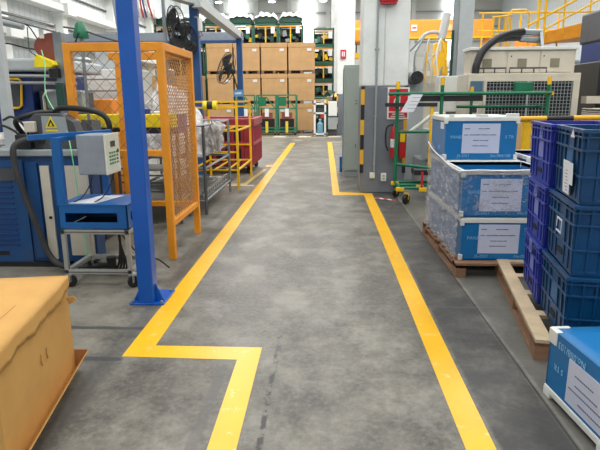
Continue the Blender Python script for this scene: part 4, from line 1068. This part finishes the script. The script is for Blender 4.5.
# black hose above
t = thing('black_duct_hose', 'thick black hose arching over the beige chiller to silver coupling', 'hose', (0,0,0))
MB().tube(curve([(2.50,9.40,2.0),(2.52,9.42,2.15),(2.64,9.50,2.38),(2.92,9.72,2.58),(3.2,9.9,2.68),(3.45,10.05,2.72)],10), .062, 12).build('hose_body', BLACK, t, smooth=True)
MB().tube(curve([(2.72,9.62,2.46),(2.85,9.75,2.52),(3.0,9.9,2.57),(3.2,10.0,2.6),(3.45,10.12,2.62)],10), .04, 12).build('hose_body', HOSE, t, smooth=True)
for z_ in (2.73,2.61): MB().cyl((3.42,10.1,z_),(3.8,10.14,z_-.02),.055,14).build('coupling', STEEL, t, smooth=True)
MB().bar((3.78,9.98,2.43),(3.78,10.12,2.74),.05).build('bracket', STEEL, t)
# steel H column behind chiller
t = thing('steel_column', 'pale grey steel H column rising behind the beige chiller', 'column', (2.83, 12.2, 0))
B(-.12,0,0,-.0,.03,H).build('flange', GREY, t); B(-.12,.03,0,.3,.05,H).build('web', LGREY, t); B(.0,-.05,0,.3,.03,H).build('flange', LGREY, t)
B(-.22,-.1,0,.34,.2,.03).build('base_plate', GREY, t)
MB().tube([(.22,-.1,1.9),(.22,-.1,2.4)], .04, 8).build('cable_clamp', DGREY, t); MB().tube([(-.12,-.04,1.9),(-.12,-.04,3.0)], .03, 8).build('hanging_cord', DGREEN, t)

# barrier and yellow post
t = thing('striped_barrier', 'black and yellow striped barrier bar behind the crates', 'barrier', (2.45, 7.0, 0))
MB().tube([(0,0,1.34),(1.9,0,1.36)], .032, 12).build('bar', BARTAPE, t, smooth=True)
B(.06,.0,0,.16,.06,1.34).build('post', YELLOW, t, bevel=.01); B(1.75,.0,0,1.85,.06,1.34).build('post', YELLOW, t, bevel=.01)
B(.16,.01,1.2,1.75,.05,1.27).build('rail', ORANGE, t)
t = thing('wooden_board', 'pale brown wooden board leaning behind the panel boxes', 'board', (2.3, 7.4, 0))
B(0,0,0,.5,.05,1.28).build('board', cardboard('pale_board', rgb(206,176,128)), t); B(0,-.03,.6,.5,0,.68).build('batten', WOOD, t)
t = thing('foam_stack', 'stack of white wavy packing sheets at the right edge', 'packing', (4.12, 8.4, 0))
B(0,0,0,1.6,.6,1.28).build('stand', BEIGE, t, bevel=.01)
for i in range(5):
    MB().grid(lambda u, v, i=i: (1.6*u, .6*v, 1.30+.03*i+.006*math.sin(60*u+i*1.7)), 60, 3).build('sheet', mat('sheet_%d' % i, rgb(206,198,184), .6), t, solid=.012)
# right dark press
t = thing('press_machine', 'dark blue and black press machine at the right edge', 'machine', (4.62, 9.6, 0))
B(0,0,0,2.4,1.6,2.2).build('frame', BLKPL, t, bevel=.02); B(.0,-.35,2.52,2.4,.9,3.05).build('hood', DGREY, t, bevel=.04); B(.02,.0,2.2,2.2,.8,2.52).build('neck', NAVY, t)
MB().tube(curve([(-.02,-.2,1.68),(.3,-.35,1.72),(.8,-.4,1.7),(1.5,-.4,1.9)]), .075, 10).build('hose', BLACK, t, smooth=True)
B(.25,-.3,1.85,.42,0,2.3).build('vertical_cylinder', GREY, t, bevel=.02); B(.45,-.2,1.8,1.2,0,2.1).build('block', BLKPL, t, bevel=.02); B(-.3,-.3,1.5,1.6,-.1,1.62).build('ledge', BEIGE, t)
B(.1,-.1,2.1,.22,.0,2.3).build('bracket', DGREY, t)

# ------------------------------------------------------------------ orange platform, railing, crane
t = thing('platform_walkway', 'yellow-orange raised walkway with railing above the right machines', 'platform', (4.0, 14.0, 0))
MB().prism([(1.1,2.84),(2.15,3.02),(3.2,3.06),(3.2,3.42),(2.15,3.34),(1.1,3.1)], 0,1.5).build('deck', ORANGE, t, bevel=.01)
B(.0,.0,2.62,1.1,1.5,2.7).build('lower_deck', YELLOW, t)
def rl(a, b, r=.024): MB().tube([a, b], r, 6).build('railing', YELLOW, t, smooth=True)
for x in (1.14,1.3): rl((x,0,2.8),(x,0,4.6), .035)
for x in (1.75,2.35,2.8): rl((x,0,3.1),(x,0,4.2))
for z in (3.6,3.9): rl((1.1,0,z),(3.2,0,z))
rl((.9,0,3.3),(2.8,0,4.3), .03); rl((1.1,0,3.1),(2.6,0,3.9))
for x in (.08,.22,.36,.5): rl((x,0,2.7),(x,0,3.5))
rl((.05,0,3.5),(.5,0,3.55)); rl((.05,0,3.1),(1.1,0,3.12))
MB().tube([(.42,0,2.7),(.42,0,3.55),(.5,0,3.66),(.85,0,3.66),(.93,0,3.55),(.93,0,2.7)], .024, 6).build('railing', YELLOW, t, smooth=True)
for x in (.05, 1.0, 3.0): B(x,.3,0,x+.1,.4,2.62).build('support', YELLOW, t)
for x in (.2,1.2,2.2,3.1): rl((x,1.4,2.7),(x,1.4,3.8))
rl((.1,1.4,3.8),(3.2,1.4,3.8)); rl((.1,1.4,3.35),(3.2,1.4,3.35))
t = thing('overhead_crane', 'long orange overhead crane girder with pale name plate', 'crane', (0,30.0,0))
B(.9,0,4.75,8.7,.5,5.6).build('girder', CRANE, t, bevel=.02); B(.9,-.1,4.66,8.7,.6,4.75).build('flange', YELLOW, t)
B(4.5,-.03,5.05,4.8,0,5.35).build('name_plate', PAPER, t); B(4.56,-.04,5.16,4.76,-.03,5.24).build('plate_mark', RED, t)
B(6.1,-.03,5.05,6.6,0,5.35).build('name_patch', mat('pale_orange', rgb(255,196,130), .5), t)
B(1.2,-1.5,4.35,1.95,-.12,5.05).build('hoist', ORANGE, t, bevel=.1); MB().cyl((1.6,-.8,3.9),(1.6,-.8,4.36),.03,6).build('hoist_chain', DGREY, t); B(1.45,-.9,3.6,1.75,-.7,3.9).build('hook_block', YELLOW, t, bevel=.04)
for x in (.9, 8.4): B(x,0.1,0,x+.25,.4,4.66).build('end_leg', CRANE, t)
t = thing('steel_frame', 'thin dark blue-grey steel frame behind the white pillar', 'frame', (2.2, 12.6, 0))
B(-.7,0,3.72,.78,.08,3.84).build('top_bar', DGREY, t); B(.70,0,0,.78,.08,3.84).build('post', DGREY, t); B(-.7,0,0,-.62,.08,3.84).build('post', NAVY, t)
t = thing('robot_arm', 'yellow robot arm column between pillar and grey steel column', 'robot', (3.25, 16.0, 0))
MB().prism([(-.16,1.4),(.2,1.4),(.2,3.2),(-.16,3.12)], 0,.4).build('arm', YELLOW, t, bevel=.03); B(-.2,0,0,.24,.5,1.4).build('base', BEIGE, t, bevel=.03)
MB().cyl((.0,.0,3.2),(.15,.1,3.9),.12,12).build('upper_arm', LGREY, t, smooth=True)
MB().tube(curve([(-.7,.0,2.9),(-.5,0,3.3),(-.2,0,3.4),(.1,0,3.3)]), .05, 8).build('pipe', LGREY, t, smooth=True)
t = thing('pipework_unit', 'pale cluster of pipes and valves beyond the white pillar', 'pipes', (2.5, 14.6, 0))
random.seed(21)
B(-.2,.3,0,.7,.8,2.2).build('base', BEIGE, t, bevel=.02)
for i in range(14):
    x = -.25+.07*i; z = 2.1+.9*random.random()
    MB().tube(curve([(x,0,2.0),(x+random.uniform(-.1,.1),0,z*.9),(x+random.uniform(-.2,.2),.1,z+.1),(x+random.uniform(-.2,.2),.1,z-.2)]), .022, 6).build('pipe', random.choice((LGREY, BEIGE, YELLOW, BUNDLE, STEEL)), t, smooth=True)
# more right background machines
def machine(label, loc, w, d, h, m, m2):
    t = thing('moulding_machine', label, 'machine', loc)
    B(0,0,0,w,d,h*.55).build('bed', m, t, bevel=.03); B(w*.1,.1,h*.55,w*.55,d*.9,h).build('guard', m2, t, bevel=.03); B(w*.6,.2,h*.55,w*.95,d*.8,h*.8).build('barrel_cover', m, t, bevel=.03)
    B(w*.15,.08,h*.62,w*.48,.1,h*.92).build('window', DGREY, t); MB().lathe([(.12,0),(.35,.4),(.35,.7),(.3,.75)], (w*.75,d*.5,h*.8)).build('hopper', STEEL, t, smooth=True)
    return t
machine('beige moulding machine with hopper far behind the yellow platform', (5.5, 19, 0), 4, 1.6, 2.6, BEIGE, WHITE)
machine('pale moulding machine far behind the steel column', (2.6, 21, 0), 3.2, 1.6, 2.4, WHITE, BEIGE)
machine('white moulding machine at the far right below crane', (5.5, 25, 0), 5, 1.6, 3.2, WHITE, BEIGE)
machine('pale green-grey moulding machine far left behind white machine', (-8.2, 12.4, 0), 3, 1.4, 2.3, LGREY, CABG)
machine('grey moulding machine by left wall beyond crane rail', (-8.3, 19, 0), 3.4, 1.4, 2.4, GREY, WHITE)
t = thing('hanging_cables', 'dark and pale cables hanging high beside the blue column', 'cables', (-3.75, 11.2, 0))
for i in range(6): MB().tube(curve([(.04*i,0,4.3),(.04*i+.04,0,3.9),(.05*i-.03,0,3.55),(.06*i,0,3.2)]), .018, 6).build('cable', (NAVY,WHITE,RED)[i % 3] if i else BLACK, t, smooth=True)
MB().tube([(-.2,0,4.3),(.5,0,4.3)], .03, 6).build('support_bar', STEEL, t); B(.5,-.03,0,.56,.03,4.35).build('pole', STEEL, t)
t = thing('hanging_cable', 'slanted grey-green cable dropping beside the white wall columns', 'cable', (-3.6, 9.0, 0))
MB().tube([(.0,0,5.2),(.28,0,2.4),(.3,0,.0)], .022, 6).build('cable_run', SHEETM, t, smooth=True)

# ------------------------------------------------------------------ lights
def area(loc, sx, sy, power, col=(1,1,1), rot=(0,0,0)):
    L = bpy.data.lights.new('hall_light', 'AREA'); L.shape = 'RECTANGLE'; L.size = sx; L.size_y = sy; L.energy = power; L.color = col
    o = bpy.data.objects.new('hall_light', L); COL.objects.link(o); o.location = loc; o.rotation_euler = rot
for y in (-.5, 6, 13, 20, 28, 37):
    for x in (-4.2, 1.2, 6.6):
        area((x, y, 9.3), 1.6, 4.0, 310 if y < 15 else 580, (1,.99,.97))
W = bpy.data.worlds.new('World'); S.world = W; W.use_nodes = True
W.node_tree.nodes['Background'].inputs['Color'].default_value = (.8,.88,1,1); W.node_tree.nodes['Background'].inputs['Strength'].default_value = .5

# ------------------------------------------------------------------ camera
f = 535.0; p = math.atan(126/f); roll = math.radians(.35); yaw = math.atan(26/math.hypot(126, f))
fw = Vector((-math.sin(yaw)*math.cos(p), math.cos(yaw)*math.cos(p), -math.sin(p)))
r0 = Vector((math.cos(yaw), math.sin(yaw), 0)); u0 = r0.cross(fw)
r = r0*math.cos(roll) - u0*math.sin(roll); u = r.cross(fw)
cam = bpy.data.cameras.new('camera'); co = bpy.data.objects.new('camera', cam); COL.objects.link(co)
M = Matrix((r, u, -fw)).transposed().to_4x4(); M.translation = Vector((0,0,1.6)); co.matrix_world = M
cam.sensor_fit = 'HORIZONTAL'; cam.sensor_width = 36; cam.lens = f*36/600; cam.clip_start = .05; cam.clip_end = 200
S.camera = co
S.view_settings.view_transform = 'Standard'; S.view_settings.look = 'None'; S.view_settings.gamma = 1
S.view_settings.use_curve_mapping = False; S.view_settings.exposure = -0.28
S.cycles.max_bounces = 6; S.cycles.diffuse_bounces = 4; S.cycles.transparent_max_bounces = 12
